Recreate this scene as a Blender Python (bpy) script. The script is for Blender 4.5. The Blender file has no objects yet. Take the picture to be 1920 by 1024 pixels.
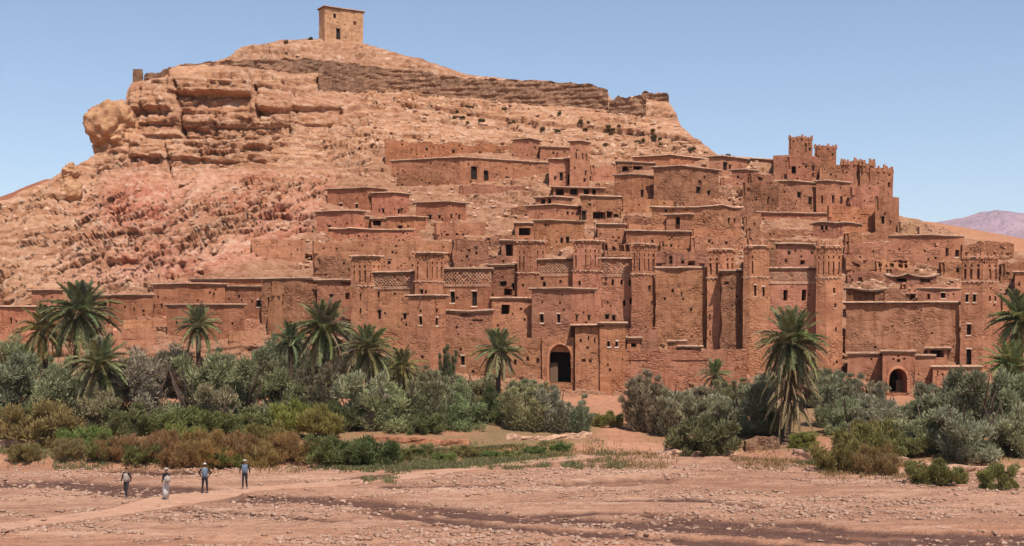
import bpy, bmesh, math, random
import numpy as np
from mathutils import Vector, Matrix

random.seed(7)
RNG = np.random.default_rng(11)
scene = bpy.context.scene
col = scene.collection

# ------------------------------------------------------------------ camera
FP = 2400.0      # focal length in pixels of the 1920 px wide photograph
CAMZ = 9.0       # eye height above the river bed
HV = 640.0       # picture row of the horizon
cam_d = bpy.data.cameras.new('camera')
cam = bpy.data.objects.new('camera', cam_d)
col.objects.link(cam)
cam.location = (0, 0, CAMZ)
cam.rotation_euler = (math.radians(90), 0, 0)
cam_d.sensor_width = 36.0
cam_d.lens = 36.0 * FP / 1920.0
cam_d.shift_y = (HV - 512.0) / 1920.0
cam_d.clip_start = 0.5
cam_d.clip_end = 40000
scene.camera = cam

# ------------------------------------------------------------------ sky, sun, exposure
SUN_EL = math.radians(61)
SUN_H = Vector((0.38, -0.925))           # horizontal direction towards the sun
world = bpy.data.worlds.new('World')
scene.world = world
world.use_nodes = True
wn = world.node_tree.nodes
wl = world.node_tree.links
wn.clear()
w_out = wn.new('ShaderNodeOutputWorld')
w_bg = wn.new('ShaderNodeBackground')
w_sky = wn.new('ShaderNodeTexSky')
w_sky.sky_type = 'NISHITA'
w_sky.sun_disc = False
w_sky.sun_elevation = SUN_EL
w_sky.sun_rotation = math.atan2(SUN_H.x, SUN_H.y)
w_sky.altitude = 1300
w_sky.air_density = 1.0
w_sky.dust_density = 0.8
w_sky.ozone_density = 0.45
w_bg.inputs['Strength'].default_value = 0.12
wl.new(w_sky.outputs[0], w_bg.inputs[0])
wl.new(w_bg.outputs[0], w_out.inputs[0])

sun_d = bpy.data.lights.new('sun', 'SUN')
sun_d.energy = 5.0
sun_d.angle = math.radians(0.5)
sun_d.color = (1.0, 0.95, 0.87)
sun = bpy.data.objects.new('sun', sun_d)
col.objects.link(sun)
sdir = Vector((SUN_H.x * math.cos(SUN_EL), SUN_H.y * math.cos(SUN_EL), math.sin(SUN_EL))).normalized()
sun.rotation_euler = sdir.to_track_quat('Z', 'Y').to_euler()
sun.location = (30, -40, 90)

vs = scene.view_settings
vs.view_transform = 'Standard'
vs.look = 'None'
vs.gamma = 1.0
vs.exposure = 0.3
vs.use_curve_mapping = False
cy = scene.cycles
cy.max_bounces = 6
cy.diffuse_bounces = 3
cy.glossy_bounces = 2
cy.transmission_bounces = 3
cy.transparent_max_bounces = 4
cy.use_denoising = True

# ------------------------------------------------------------------ numpy noise
def _h(ix, iy, iz, seed):
    n = (ix.astype(np.int64) * 374761393 + iy.astype(np.int64) * 668265263 + iz.astype(np.int64) * 1274126177 + seed * 974634777) & 0xFFFFFFFF
    n = ((n ^ (n >> 13)) * 1274126177) & 0xFFFFFFFF
    n = ((n ^ (n >> 16)) * 2246822519) & 0xFFFFFFFF
    n = n ^ (n >> 15)
    return (n & 0xFFFF).astype(np.float64) / 32767.5 - 1.0

def vnoise(x, y, z, seed=0):
    x, y, z = np.broadcast_arrays(np.asarray(x, float), np.asarray(y, float), np.asarray(z, float))
    ix, iy, iz = np.floor(x), np.floor(y), np.floor(z)
    fx, fy, fz = x - ix, y - iy, z - iz
    fx, fy, fz = [t * t * t * (t * (t * 6 - 15) + 10) for t in (fx, fy, fz)]
    ix, iy, iz = ix.astype(np.int64), iy.astype(np.int64), iz.astype(np.int64)
    r = 0
    for dx in (0, 1):
        wx = fx if dx else 1 - fx
        for dy in (0, 1):
            wy = fy if dy else 1 - fy
            for dz in (0, 1):
                wz = fz if dz else 1 - fz
                r = r + wx * wy * wz * _h(ix + dx, iy + dy, iz + dz, seed)
    return r

def fbm(x, y, z, oct=4, seed=0, gain=0.5):
    r, a, f, s = 0, 1.0, 1.0, 0
    for o in range(oct):
        r = r + a * vnoise(x * f + 13.7 * o, y * f + 5.1 * o, z * f - 8.3 * o, seed + o)
        s += a
        a *= gain
        f *= 2.03
    return r / s

def sn(x, y, z=0.0):
    """cheap smooth scalar noise, about -1..1"""
    return 0.5 * math.sin(1.9 * x + 2.3 * math.sin(1.31 * y + z) + 0.7 * z) + 0.3 * math.sin(4.1 * y + 1.7 * math.sin(3.3 * x + 1.9 * z)) + 0.2 * math.sin(9.7 * x + 7.9 * y + z)

def sstep(a, b, x):
    t = np.clip((np.asarray(x, float) - a) / (b - a), 0, 1)
    return t * t * (3 - 2 * t)

# picture position + distance -> world point (used to lay the place out at its real size)
def PX(u, Y): return (u - 960.0) / FP * Y
def PZ(v, Y): return CAMZ - (v - HV) / FP * Y
def P(u, v, Y): return np.array([PX(u, Y), Y, PZ(v, Y)])

# ------------------------------------------------------------------ object helpers
def put(name, verts, faces, mat, parent=None, smooth=False, loc=None):
    me = bpy.data.meshes.new(name)
    me.from_pydata([tuple(map(float, v)) for v in verts], [], [tuple(map(int, f)) for f in faces])
    return put_mesh(name, me, mat, parent, smooth, loc)

def put_mesh(name, me, mat, parent=None, smooth=False, loc=None):
    if mat is not None and len(me.materials) == 0:
        for m in (mat if isinstance(mat, (list, tuple)) else [mat]):
            me.materials.append(m)
    if smooth and len(me.polygons):
        me.polygons.foreach_set('use_smooth', [True] * len(me.polygons))
    o = bpy.data.objects.new(name, me)
    col.objects.link(o)
    if parent is not None: o.parent = parent
    if loc is not None: o.location = loc
    return o

def grid_mesh(name, X, Y, Z, smooth=True):
    n, m = X.shape
    me = bpy.data.meshes.new(name)
    me.vertices.add(n * m)
    me.vertices.foreach_set('co', np.stack([X, Y, Z], -1).astype(np.float32).ravel())
    idx = np.arange(n * m).reshape(n, m)
    q = np.stack([idx[:-1, :-1], idx[:-1, 1:], idx[1:, 1:], idx[1:, :-1]], -1).reshape(-1, 4)
    me.loops.add(q.size)
    me.loops.foreach_set('vertex_index', q.ravel().astype(np.int32))
    me.polygons.add(len(q))
    me.polygons.foreach_set('loop_start', (np.arange(len(q)) * 4).astype(np.int32))
    me.polygons.foreach_set('loop_total', np.full(len(q), 4, np.int32))
    me.update()
    me.validate()
    if smooth: me.polygons.foreach_set('use_smooth', np.ones(len(q), bool))
    return me

def fast_mesh(name, V, F, smooth=False):
    """V (n,3), F (m,k) all faces with k corners"""
    V = np.asarray(V, np.float32); F = np.asarray(F, np.int32)
    me = bpy.data.meshes.new(name)
    me.vertices.add(len(V)); me.vertices.foreach_set('co', V.ravel())
    k = F.shape[1]
    me.loops.add(F.size); me.loops.foreach_set('vertex_index', F.ravel())
    me.polygons.add(len(F))
    me.polygons.foreach_set('loop_start', (np.arange(len(F)) * k).astype(np.int32))
    me.polygons.foreach_set('loop_total', np.full(len(F), k, np.int32))
    me.update()
    if smooth: me.polygons.foreach_set('use_smooth', np.ones(len(F), bool))
    return me

def attr(me, name, vals):
    vals = np.asarray(vals, np.float32)
    c = np.ones((len(vals), 4), np.float32)
    c[:, :vals.shape[1]] = vals
    a = me.color_attributes.new(name, 'FLOAT_COLOR', 'POINT')
    a.data.foreach_set('color', c.ravel())

LABELS = {}
def tag(o, label, cat, group=None):
    o['label'] = label
    o['kind'] = 'thing'
    o['category'] = cat
    if group: o['group'] = group
    return o

def empty(name, loc):
    o = bpy.data.objects.new(name, None)
    o.empty_display_size = 0.5
    col.objects.link(o)
    o.location = tuple(map(float, loc))
    return o

def copy_tree(o, parent=None):
    c = o.copy()
    col.objects.link(c)
    if parent is not None: c.parent = parent
    for ch in list(o.children): copy_tree(ch, c)
    return c

# ------------------------------------------------------------------ materials
class N:
    def __init__(s, name, rough=0.9, spec=0.2):
        s.m = bpy.data.materials.new(name); s.m.use_nodes = True
        s.t = s.m.node_tree; s.n = s.t.nodes; s.l = s.t.links
        s.b = s.n['Principled BSDF']; s.out = s.n['Material Output']
        s.b.inputs['Roughness'].default_value = rough
        s.b.inputs['Specular IOR Level'].default_value = spec
    def new(s, t, **kw):
        nd = s.n.new(t)
        for k, v in kw.items(): setattr(nd, k, v)
        return nd
    def pos(s): return s.new('ShaderNodeNewGeometry').outputs['Position']
    def mapv(s, vec, scale):
        m = s.new('ShaderNodeMapping'); m.inputs['Scale'].default_value = scale
        s.l.new(vec, m.inputs['Vector']); return m.outputs[0]
    def noise(s, vec, scale, detail=4, rough=0.55, dist=0.0):
        t = s.new('ShaderNodeTexNoise')
        t.inputs['Scale'].default_value = scale; t.inputs['Detail'].default_value = detail
        t.inputs['Roughness'].default_value = rough; t.inputs['Distortion'].default_value = dist
        s.l.new(vec, t.inputs['Vector']); return t.outputs['Fac']
    def vor(s, vec, scale, feature='F1', out='Distance'):
        t = s.new('ShaderNodeTexVoronoi', feature=feature); t.inputs['Scale'].default_value = scale
        s.l.new(vec, t.inputs['Vector']); return t.outputs[out]
    def ramp(s, fac, stops):
        r = s.new('ShaderNodeValToRGB'); e = r.color_ramp.elements
        while len(e) < len(stops): e.new(0.5)
        for k, (p, c) in enumerate(stops):
            e[k].position = p; e[k].color = (c, c, c, 1) if isinstance(c, (int, float)) else (*c, 1)
        s.l.new(fac, r.inputs[0]); return r.outputs[0]
    def mix(s, fac, a, b, mode='MIX'):
        x = s.new('ShaderNodeMix', data_type='RGBA', blend_type=mode)
        for inp, v in ((x.inputs[0], fac), (x.inputs[6], a), (x.inputs[7], b)):
            if isinstance(v, (int, float)): inp.default_value = v
            elif isinstance(v, tuple): inp.default_value = (*v, 1)
            else: s.l.new(v, inp)
        return x.outputs[2]
    def math(s, op, a, b=None):
        x = s.new('ShaderNodeMath', operation=op)
        for inp, v in ((x.inputs[0], a), (x.inputs[1], b)):
            if v is None: continue
            if isinstance(v, (int, float)): inp.default_value = v
            else: s.l.new(v, inp)
        return x.outputs[0]
    def attrib(s, name, chan=None):
        a = s.new('ShaderNodeAttribute', attribute_name=name)
        if chan is None: return a.outputs['Color']
        sp = s.new('ShaderNodeSeparateColor'); s.l.new(a.outputs['Color'], sp.inputs[0]); return sp.outputs[chan]
    def color(s, c):
        if isinstance(c, tuple): s.b.inputs['Base Color'].default_value = (*c, 1)
        else: s.l.new(c, s.b.inputs['Base Color'])
    def bump(s, h, strength=0.5, dist=0.1):
        b = s.new('ShaderNodeBump'); b.inputs['Strength'].default_value = strength; b.inputs['Distance'].default_value = dist
        s.l.new(h, b.inputs['Height']); s.l.new(b.outputs[0], s.b.inputs['Normal'])

MAT = {}
def mat_mud(name, lo, hi, straw, bumpd=0.12):
    k = N(name, 0.95, 0.1)
    p = k.pos()
    big = k.noise(p, 0.22, 3, 0.6)
    mid = k.noise(p, 1.3, 6, 0.65, 0.4)
    fine = k.noise(k.mapv(p, (1, 1, 2.2)), 6.0, 6, 0.7)
    streak = k.noise(k.mapv(p, (1.6, 1.6, 0.16)), 1.4, 4, 0.6)
    course = k.noise(k.mapv(p, (0.35, 0.35, 2.4)), 1.0, 4, 0.6, 0.5)
    grit = k.noise(p, 13.0, 4, 0.75)
    f = k.math('ADD', k.math('MULTIPLY', mid, 0.55), k.math('MULTIPLY', big, 0.45))
    c = k.mix(k.ramp(f, [(0.33, 0.0), (0.68, 1.0)]), lo, hi)
    c = k.mix(k.ramp(streak, [(0.42, 0.0), (0.72, 0.55)]), c, (hi[0] * 1.12, hi[1] * 1.22, hi[2] * 1.3))
    c = k.mix(k.ramp(streak, [(0.28, 0.7), (0.44, 0.0)]), c, (lo[0] * 0.7, lo[1] * 0.66, lo[2] * 0.64))
    c = k.mix(k.ramp(course, [(0.38, 0.3), (0.48, 0.0)]), c, (lo[0] * 0.85, lo[1] * 0.8, lo[2] * 0.8))
    c = k.mix(k.ramp(fine, [(0.60, 0.0), (0.76, 0.55)]), c, straw)
    c = k.mix(k.ramp(fine, [(0.28, 0.6), (0.42, 0.0)]), c, (lo[0] * 0.5, lo[1] * 0.46, lo[2] * 0.45))
    c = k.mix(k.ramp(grit, [(0.56, 0.0), (0.70, 0.5)]), c, straw)
    c = k.mix(k.ramp(grit, [(0.30, 0.55), (0.44, 0.0)]), c, (lo[0] * 0.55, lo[1] * 0.5, lo[2] * 0.5))
    er = k.ramp(k.noise(p, 0.55, 6, 0.7, 0.6), [(0.49, 0.0), (0.62, 1.0)])
    rub = k.vor(k.mapv(p, (1, 1, 1.6)), 3.4)
    c = k.mix(k.math('MULTIPLY', er, 0.55), c, k.mix(k.ramp(rub, [(0.15, 0.0), (0.55, 1.0)]), tuple(min(1, x * 1.25) for x in hi), tuple(x * 0.62 for x in lo)))
    oi = k.new('ShaderNodeObjectInfo')
    c = k.mix(1.0, c, oi.outputs['Color'], 'MULTIPLY')
    k.color(c)
    hgt = k.math('ADD', k.math('MULTIPLY', er, k.math('MULTIPLY', rub, -1.4)), k.math('ADD', k.math('ADD', k.math('MULTIPLY', fine, 0.7), k.math('MULTIPLY', mid, 0.8)), k.math('MULTIPLY', course, 0.5)))
    k.bump(hgt, 0.75, bumpd)
    return k.m

MAT['mud'] = mat_mud('mud_plaster', (0.302, 0.117, 0.059), (0.428, 0.185, 0.098), (0.64, 0.365, 0.215))
MAT['mudrough'] = mat_mud('mud_brick_rough', (0.275, 0.110, 0.055), (0.405, 0.182, 0.098), (0.62, 0.355, 0.21), 0.32)
MAT['roofmud'] = mat_mud('roof_mud_pale', (0.46, 0.25, 0.155), (0.60, 0.36, 0.235), (0.70, 0.47, 0.33), 0.1)
MAT['tan'] = mat_mud('tan_mud', (0.46, 0.235, 0.128), (0.60, 0.33, 0.19), (0.68, 0.43, 0.27))
MAT['stonewall'] = mat_mud('rampart_stone', (0.20, 0.105, 0.062), (0.38, 0.205, 0.12), (0.56, 0.35, 0.22), 0.35)

def plain(name, c, rough=0.85, spec=0.2, var=0.25, scale=6.0):
    k = N(name, rough, spec)
    n = k.noise(k.pos(), scale, 5, 0.6)
    k.color(k.mix(k.ramp(n, [(0.3, 0.0), (0.7, 1.0)]), tuple(x * (1 - var) for x in c), tuple(min(1, x * (1 + var)) for x in c)))
    return k.m
MAT['eave'] = plain('reed_eave', (0.10, 0.048, 0.028), var=0.4)
MAT['wood_shade'] = plain('dark_wood_shade', (0.022, 0.014, 0.010), var=0.4)  # door wood; also room darkness put into the colour of open bays and windows
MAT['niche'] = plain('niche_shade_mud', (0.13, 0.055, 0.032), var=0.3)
MAT['lime'] = plain('lime_wash', (0.60, 0.40, 0.28), var=0.3)
MAT['white'] = plain('white_lime', (0.72, 0.60, 0.50), var=0.15)
MAT['pole'] = plain('grey_pole_wood', (0.16, 0.10, 0.065), var=0.3)

# rock of the hill
k = N('hill_rock', 0.95, 0.1)
p = k.pos()
msk = k.attrib('mask')
sp = k.new('ShaderNodeSeparateColor'); k.l.new(msk, sp.inputs[0])
pink, vill, strat = sp.outputs[0], sp.outputs[1], sp.outputs[2]
n1 = k.noise(p, 0.10, 4, 0.6, 0.3)
n2 = k.noise(p, 0.7, 7, 0.68, 0.5)
n3 = k.noise(k.mapv(p, (1, 1, 1.8)), 3.2, 7, 0.72, 0.2)
lay = k.noise(k.mapv(p, (0.06, 0.06, 1.6)), 1.0, 4, 0.65, 0.6)
tan = k.mix(k.ramp(n1, [(0.35, 0.0), (0.65, 1.0)]), (0.55, 0.262, 0.138), (0.70, 0.375, 0.215))
tan = k.mix(k.ramp(lay, [(0.46, 0.0), (0.56, 0.75)]), tan, (0.46, 0.205, 0.105))
pk = k.mix(k.ramp(n1, [(0.38, 0.0), (0.62, 1.0)]), (0.56, 0.185, 0.105), (0.72, 0.35, 0.225))
c = k.mix(pink, tan, pk)
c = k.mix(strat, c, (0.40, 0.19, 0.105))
c = k.mix(k.ramp(n2, [(0.50, 0.0), (0.67, 0.8)]), c, (0.80, 0.53, 0.37))
c = k.mix(k.ramp(n2, [(0.30, 0.8), (0.46, 0.0)]), c, (0.36, 0.155, 0.082))
c = k.mix(k.ramp(n3, [(0.30, 0.75), (0.43, 0.0)]), c, (0.22, 0.11, 0.065))
c = k.mix(k.ramp(n3, [(0.58, 0.0), (0.72, 0.4)]), c, (0.80, 0.57, 0.41))
vm = k.mix(k.ramp(n2, [(0.35, 0.0), (0.65, 1.0)]), (0.36, 0.15, 0.08), (0.56, 0.295, 0.175))
vm = k.mix(k.ramp(n3, [(0.54, 0.0), (0.70, 0.6)]), vm, (0.72, 0.45, 0.29))
vm = k.mix(k.ramp(n3, [(0.30, 0.7), (0.44, 0.0)]), vm, (0.18, 0.08, 0.045))
c = k.mix(vill, c, vm)
k.color(c)
k.bump(k.math('ADD', k.math('MULTIPLY', n3, 0.55), k.math('ADD', k.math('MULTIPLY', n2, 1.0), k.math('MULTIPLY', lay, 0.5))), 1.0, 0.9)
MAT['rock'] = k.m

def mat_rock(name, a, b):
    k = N(name, 0.95, 0.1); p = k.pos()
    n2 = k.noise(p, 0.9, 6, 0.65, 0.3); n3 = k.noise(p, 4.0, 6, 0.7)
    c = k.mix(k.ramp(n2, [(0.35, 0.0), (0.65, 1.0)]), a, b)
    c = k.mix(k.ramp(n3, [(0.30, 0.7), (0.44, 0.0)]), c, tuple(x * 0.4 for x in a))
    k.color(c); k.bump(k.math('ADD', n2, n3), 0.9, 0.35); return k.m
MAT['boulder'] = mat_rock('boulder_orange', (0.42, 0.20, 0.095), (0.60, 0.34, 0.19))
MAT['talus'] = mat_rock('talus_rock', (0.52, 0.28, 0.17), (0.72, 0.45, 0.30))
MAT['cobble'] = mat_rock('river_cobble', (0.40, 0.215, 0.14), (0.66, 0.42, 0.30))
MAT['farhill'] = mat_rock('far_hill_earth', (0.34, 0.15, 0.08), (0.45, 0.21, 0.115))
MAT['redhill'] = mat_rock('red_slope_earth', (0.27, 0.09, 0.05), (0.37, 0.15, 0.085))
k = N('mountain_rock_haze', 1.0, 0.0); p = k.pos()
n = k.noise(p, 0.004, 6, 0.65, 0.4)
k.bump(k.noise(p, 0.006, 8, 0.65, 0.3), 1.0, 160.0)
k.color(k.mix(k.ramp(n, [(0.35, 0.0), (0.65, 1.0)]), (0.42, 0.24, 0.27), (0.54, 0.33, 0.35)))  # violet of the distant haze is put into the rock colour
MAT['mountain'] = k.m

# river bed
k = N('river_bed', 0.95, 0.15); p = k.pos()
wet = k.attrib('mask', 0); grn_shade = k.attrib('mask', 1); orange = k.attrib('mask', 2)
n1 = k.noise(k.mapv(p, (0.5, 1, 1)), 0.16, 5, 0.6, 0.5)
n2 = k.noise(p, 1.3, 6, 0.65, 0.3); n3 = k.noise(p, 7.0, 6, 0.7)
vo = k.vor(p, 5.0)
c = k.mix(k.ramp(n1, [(0.38, 0.0), (0.62, 1.0)]), (0.34, 0.165, 0.098), (0.46, 0.25, 0.158))
str_ = k.noise(k.mapv(p, (0.16, 1.0, 1)), 0.55, 6, 0.68, 0.8)
c = k.mix(k.ramp(str_, [(0.34, 0.75), (0.47, 0.0)]), c, (0.24, 0.108, 0.064))
c = k.mix(k.ramp(str_, [(0.54, 0.0), (0.66, 0.6)]), c, (0.62, 0.40, 0.28))
c = k.mix(k.math('MULTIPLY', orange, 0.8), c, (0.43, 0.185, 0.098))
c = k.mix(k.ramp(n2, [(0.34, 0.7), (0.50, 0.0)]), c, (0.27, 0.125, 0.078))
c = k.mix(k.ramp(n3, [(0.56, 0.0), (0.72, 0.5)]), c, (0.64, 0.43, 0.32))
c = k.mix(k.ramp(n3, [(0.28, 0.6), (0.40, 0.0)]), c, (0.26, 0.125, 0.08))
c = k.mix(k.math('MULTIPLY', grn_shade, k.ramp(n2, [(0.3, 0.45), (0.6, 1.0)])), c, (0.20, 0.135, 0.062))  # plant-belt soil: green cover plus shade under bushes put into the colour
wc = k.mix(k.ramp(n2, [(0.35, 0.0), (0.65, 1.0)]), (0.095, 0.042, 0.027), (0.16, 0.075, 0.048))
c = k.mix(wet, c, wc)
k.color(c)
k.l.new(k.math('SUBTRACT', 0.95, k.math('MULTIPLY', wet, 0.35)), k.b.inputs['Roughness'])
k.bump(k.math('ADD', k.math('ADD', k.math('MULTIPLY', n3, 0.6), n2), k.math('MULTIPLY', vo, -0.5)), 1.0, 0.2)
MAT['ground'] = k.m
k = N('brown_water', 0.12, 0.5); p = k.pos()
n = k.noise(p, 1.2, 4, 0.6)
k.color(k.mix(n, (0.15, 0.07, 0.045), (0.21, 0.105, 0.07)))
k.bump(k.noise(k.mapv(p, (1, 2, 1)), 5.0, 3, 0.5), 0.15, 0.03)
MAT['water'] = k.m
k = N('path_concrete', 0.9, 0.2); p = k.pos()
n = k.noise(p, 1.5, 6, 0.6); n3 = k.noise(p, 8, 4, 0.7)
c = k.mix(k.ramp(n, [(0.35, 0.0), (0.65, 1.0)]), (0.37, 0.19, 0.118), (0.45, 0.25, 0.16))
k.color(k.mix(k.ramp(n3, [(0.3, 0.4), (0.42, 0.0)]), c, (0.36, 0.2, 0.14))); k.bump(n3, 0.5, 0.04)
MAT['path'] = k.m

def leafmat(name, a, b, trans=0.32):
    k = N(name, 0.75, 0.15)
    oi = k.new('ShaderNodeObjectInfo')
    v = k.attrib('tint', 0)
    f = k.math('ADD', k.math('MULTIPLY', v, 0.75), k.math('MULTIPLY', oi.outputs['Random'], 0.25))
    c = k.mix(f, a, b)
    c = k.mix(1.0, c, oi.outputs['Color'], 'MULTIPLY')
    k.color(c)
    tr = k.new('ShaderNodeBsdfTranslucent'); k.l.new(c, tr.inputs[0])
    mx = k.new('ShaderNodeMixShader'); mx.inputs[0].default_value = trans
    k.l.new(k.b.outputs[0], mx.inputs[1]); k.l.new(tr.outputs[0], mx.inputs[2]); k.l.new(mx.outputs[0], k.out.inputs[0])
    return k.m
MAT['olive'] = leafmat('olive_leaves', (0.125, 0.118, 0.062), (0.45, 0.405, 0.26))
MAT['green'] = leafmat('green_leaves', (0.10, 0.092, 0.038), (0.29, 0.262, 0.12))
MAT['yellow'] = leafmat('yellow_reed', (0.17, 0.15, 0.04), (0.40, 0.33, 0.11))
MAT['dry'] = leafmat('dry_scrub', (0.19, 0.105, 0.045), (0.40, 0.265, 0.12))
MAT['frond'] = leafmat('palm_frond', (0.075, 0.078, 0.034), (0.36, 0.32, 0.17), 0.25)
MAT['deadfrond'] = leafmat('dead_frond', (0.16, 0.105, 0.055), (0.42, 0.31, 0.18), 0.2)
MAT['bark'] = plain('bark', (0.10, 0.065, 0.045), var=0.4, scale=9)
MAT['palmbark'] = plain('palm_bark', (0.085, 0.05, 0.034), var=0.5, scale=7)
# ------------------------------------------------------------------ the hill
LP_ = np.array([(1000, 118), (745, 132), (690, 136), (640, 141), (560, 151), (480, 165), (400, 180), (330, 193), (290, 199.5), (262, 202), (210, 206), (150, 212), (120, 226), (72, 262), (0, 290)], float)[::-1]
RP_ = np.array([(1000, 118), (745, 132), (690, 136), (640, 141), (600, 147), (550, 155), (500, 164), (450, 174), (400, 184), (350, 195), (300, 207), (260, 217), (200, 233), (185, 238), (150, 246), (100, 257), (72, 262), (0, 290)], float)[::-1]
CREST = np.array([(-500, 520), (-300, 470), (-100, 425), (0, 380), (50, 356), (100, 331), (140, 309), (180, 287), (226, 270), (234, 205), (238, 168), (246, 156), (270, 151), (335, 124), (400, 118), (425, 108), (450, 89), (500, 79), (560, 73), (600, 73), (640, 75), (681, 82), (720, 93), (790, 110), (865, 137), (905, 144), (1000, 152), (1100, 160), (1138, 176), (1150, 190), (1180, 184), (1205, 176), (1250, 188), (1268, 212), (1277, 240), (1300, 258), (1350, 291), (1400, 299), (1450, 308), (1520, 318), (1600, 345), (1680, 402), (1720, 410), (1760, 424), (1800, 436), (1860, 456), (1920, 474), (2000, 495), (2200, 530), (2400, 560)], float)

def hillY(u, v):
    w = sstep(480, 760, u)
    return (1 - w) * np.interp(v, LP_[:, 0], LP_[:, 1]) + w * np.interp(v, RP_[:, 0], RP_[:, 1])

VT_ = np.array([(-400, 580), (0, 575), (180, 552), (280, 528), (400, 515), (480, 490), (580, 440), (600, 395), (625, 345), (715, 270), (960, 268), (1110, 300), (1180, 300), (1330, 285), (1450, 290), (1530, 302), (1640, 325), (1690, 400), (1920, 480), (2400, 540)], float)
def village(u, v):
    vt = np.interp(u, VT_[:, 0], VT_[:, 1])
    return sstep(vt - 10, vt + 14, v)

NU, NV = 960, 430
us = np.linspace(-420, 2320, NU)
ts = np.linspace(0, 1, NV)
VC = np.interp(us, CREST[:, 0], CREST[:, 1])
VC = VC + 2.2 * fbm(us * 0.05, us * 0, us * 0, 3, 5)
U = np.repeat(us[None, :], NV, 0)
vrow = np.linspace(790, 62, NV)
V = np.maximum(vrow[:, None], VC[None, :])
Yb = hillY(U, V)
Xb = PX(U, Yb); Zb = PZ(V, Yb)
# large forms of the rock are set back or pushed forward in metres
vil = village(U, V)
cliff = sstep(225, 245, U) * (1 - sstep(520, 680, U)) * sstep(335, 290, V) * sstep(120, 150, V)
slope_left = (1 - sstep(600, 760, U)) * (1 - vil) * (1 - cliff)
def box(u0, u1, v0, v1, su=6, sv=4):
    return sstep(u0 - su, u0 + su, U) * (1 - sstep(u1 - su, u1 + su, U)) * sstep(v0 - sv, v0 + sv, V) * (1 - sstep(v1 - sv, v1 + sv, V))
wob = 5 * fbm(Xb * 0.12, Zb * 0, Yb * 0, 3, 21)
Vw = V + wob
dY = np.zeros_like(U)
def box2(u0, u1, v0, v1, su=3, sv=1.6):
    return sstep(u0 - su, u0 + su, U) * (1 - sstep(u1 - su, u1 + su, U)) * sstep(v0 - sv, v0 + sv, Vw) * (1 - sstep(v1 - sv, v1 + sv, Vw))
dY += -2.2 * box2(320, 472, 128, 174) + 3.2 * box2(332, 468, 177, 207)       # projecting cap and the shaded alcove under it
dY += -1.8 * box2(246, 322, 148, 205) + 1.6 * box2(250, 318, 208, 222)
dY += -1.4 * box2(260, 560, 214, 232) + 2.0 * box2(330, 545, 237, 252) + 1.3 * box2(270, 420, 256, 262)
dY += -1.6 * box2(246, 500, 262, 300) + 1.4 * box2(250, 300, 300, 308)
dY += 2.6 * box2(480, 640, 206, 216) - 1.0 * box2(470, 650, 190, 203) + 1.8 * box2(560, 640, 231, 240)
for fu, v0, v1, wd, dp in ((326, 150, 262, 3.2, 3.4), (470, 140, 225, 3.5, 3.0), (309, 262, 330, 3, 2.0), (262, 165, 235, 3, 1.6), (400, 215, 262, 3, 1.6), (545, 170, 235, 3, 1.5), (372, 262, 300, 3, 1.5), (290, 165, 215, 2.5, 1.2)):
    cx = fu + 0.16 * (V - v0) + 3 * np.sin(V * 0.13 + fu)
    dY += dp * np.exp(-((U - cx) / wd) ** 2) * sstep(v0 - 6, v0 + 4, V) * (1 - sstep(v1 - 4, v1 + 8, V))
# red rib below the cliff
dY += -2.5 * np.exp(-((U - (262 - (V - 340) * 0.15)) / 26) ** 2) * box(200, 340, 305, 372, 10, 8)
dY *= 0.72
# the two gate passages
dY += 4.0 * box(1024, 1077, 636, 726, 2, 3) + 4.0 * box(1660, 1707, 682, 745, 2, 3)
# bedding: ledges following tilted layers
dip = np.where(U > 560, 0.0, 0.0)
w_r = sstep(520, 760, U)
S = Zb + (1 - w_r) * (-0.02 * Xb + 0.10 * (Yb - 200)) + w_r * (0.155 * Xb - 0.05 * (Yb - 220)) + 1.6 * fbm(Xb * 0.05, Yb * 0.05, Zb * 0.05, 3, 31)
# left talus dips steeply to the left
S2 = 0.8 * Zb - 0.55 * Xb + 2.0 * fbm(Xb * 0.07, Yb * 0.07, Zb * 0.07, 3, 37)
def ledges(S, h, seed):
    q = S / h
    i = np.floor(q); f = q - i
    a = _h(i.astype(np.int64), np.zeros(i.shape, np.int64), np.zeros(i.shape, np.int64), seed)
    b = _h(i.astype(np.int64) + 1, np.zeros(i.shape, np.int64), np.zeros(i.shape, np.int64), seed)
    t = sstep(0.88, 1.0, f)
    return a * (1 - t) + b * t
lm = 0.5 + 0.5 * fbm(Xb * 0.06, Yb * 0.06, Zb * 0.2, 2, 51)
led = 0.65 * ledges(S, 2.4, 3) + 0.35 * ledges(S, 0.9, 4)
led2 = 0.6 * ledges(S2, 2.0, 7) + 0.4 * ledges(S2 + 0.6 * fbm(Xb * .3, Yb * .3, Zb * .3, 2, 8), 0.8, 9)
fb = fbm(Xb * 0.16, Yb * 0.16, Zb * 0.22, 6, 61, 0.55)
rid = 1 - 2 * np.abs(fbm(Xb * 0.22, Yb * 0.22, Zb * 0.3, 4, 71))
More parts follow.
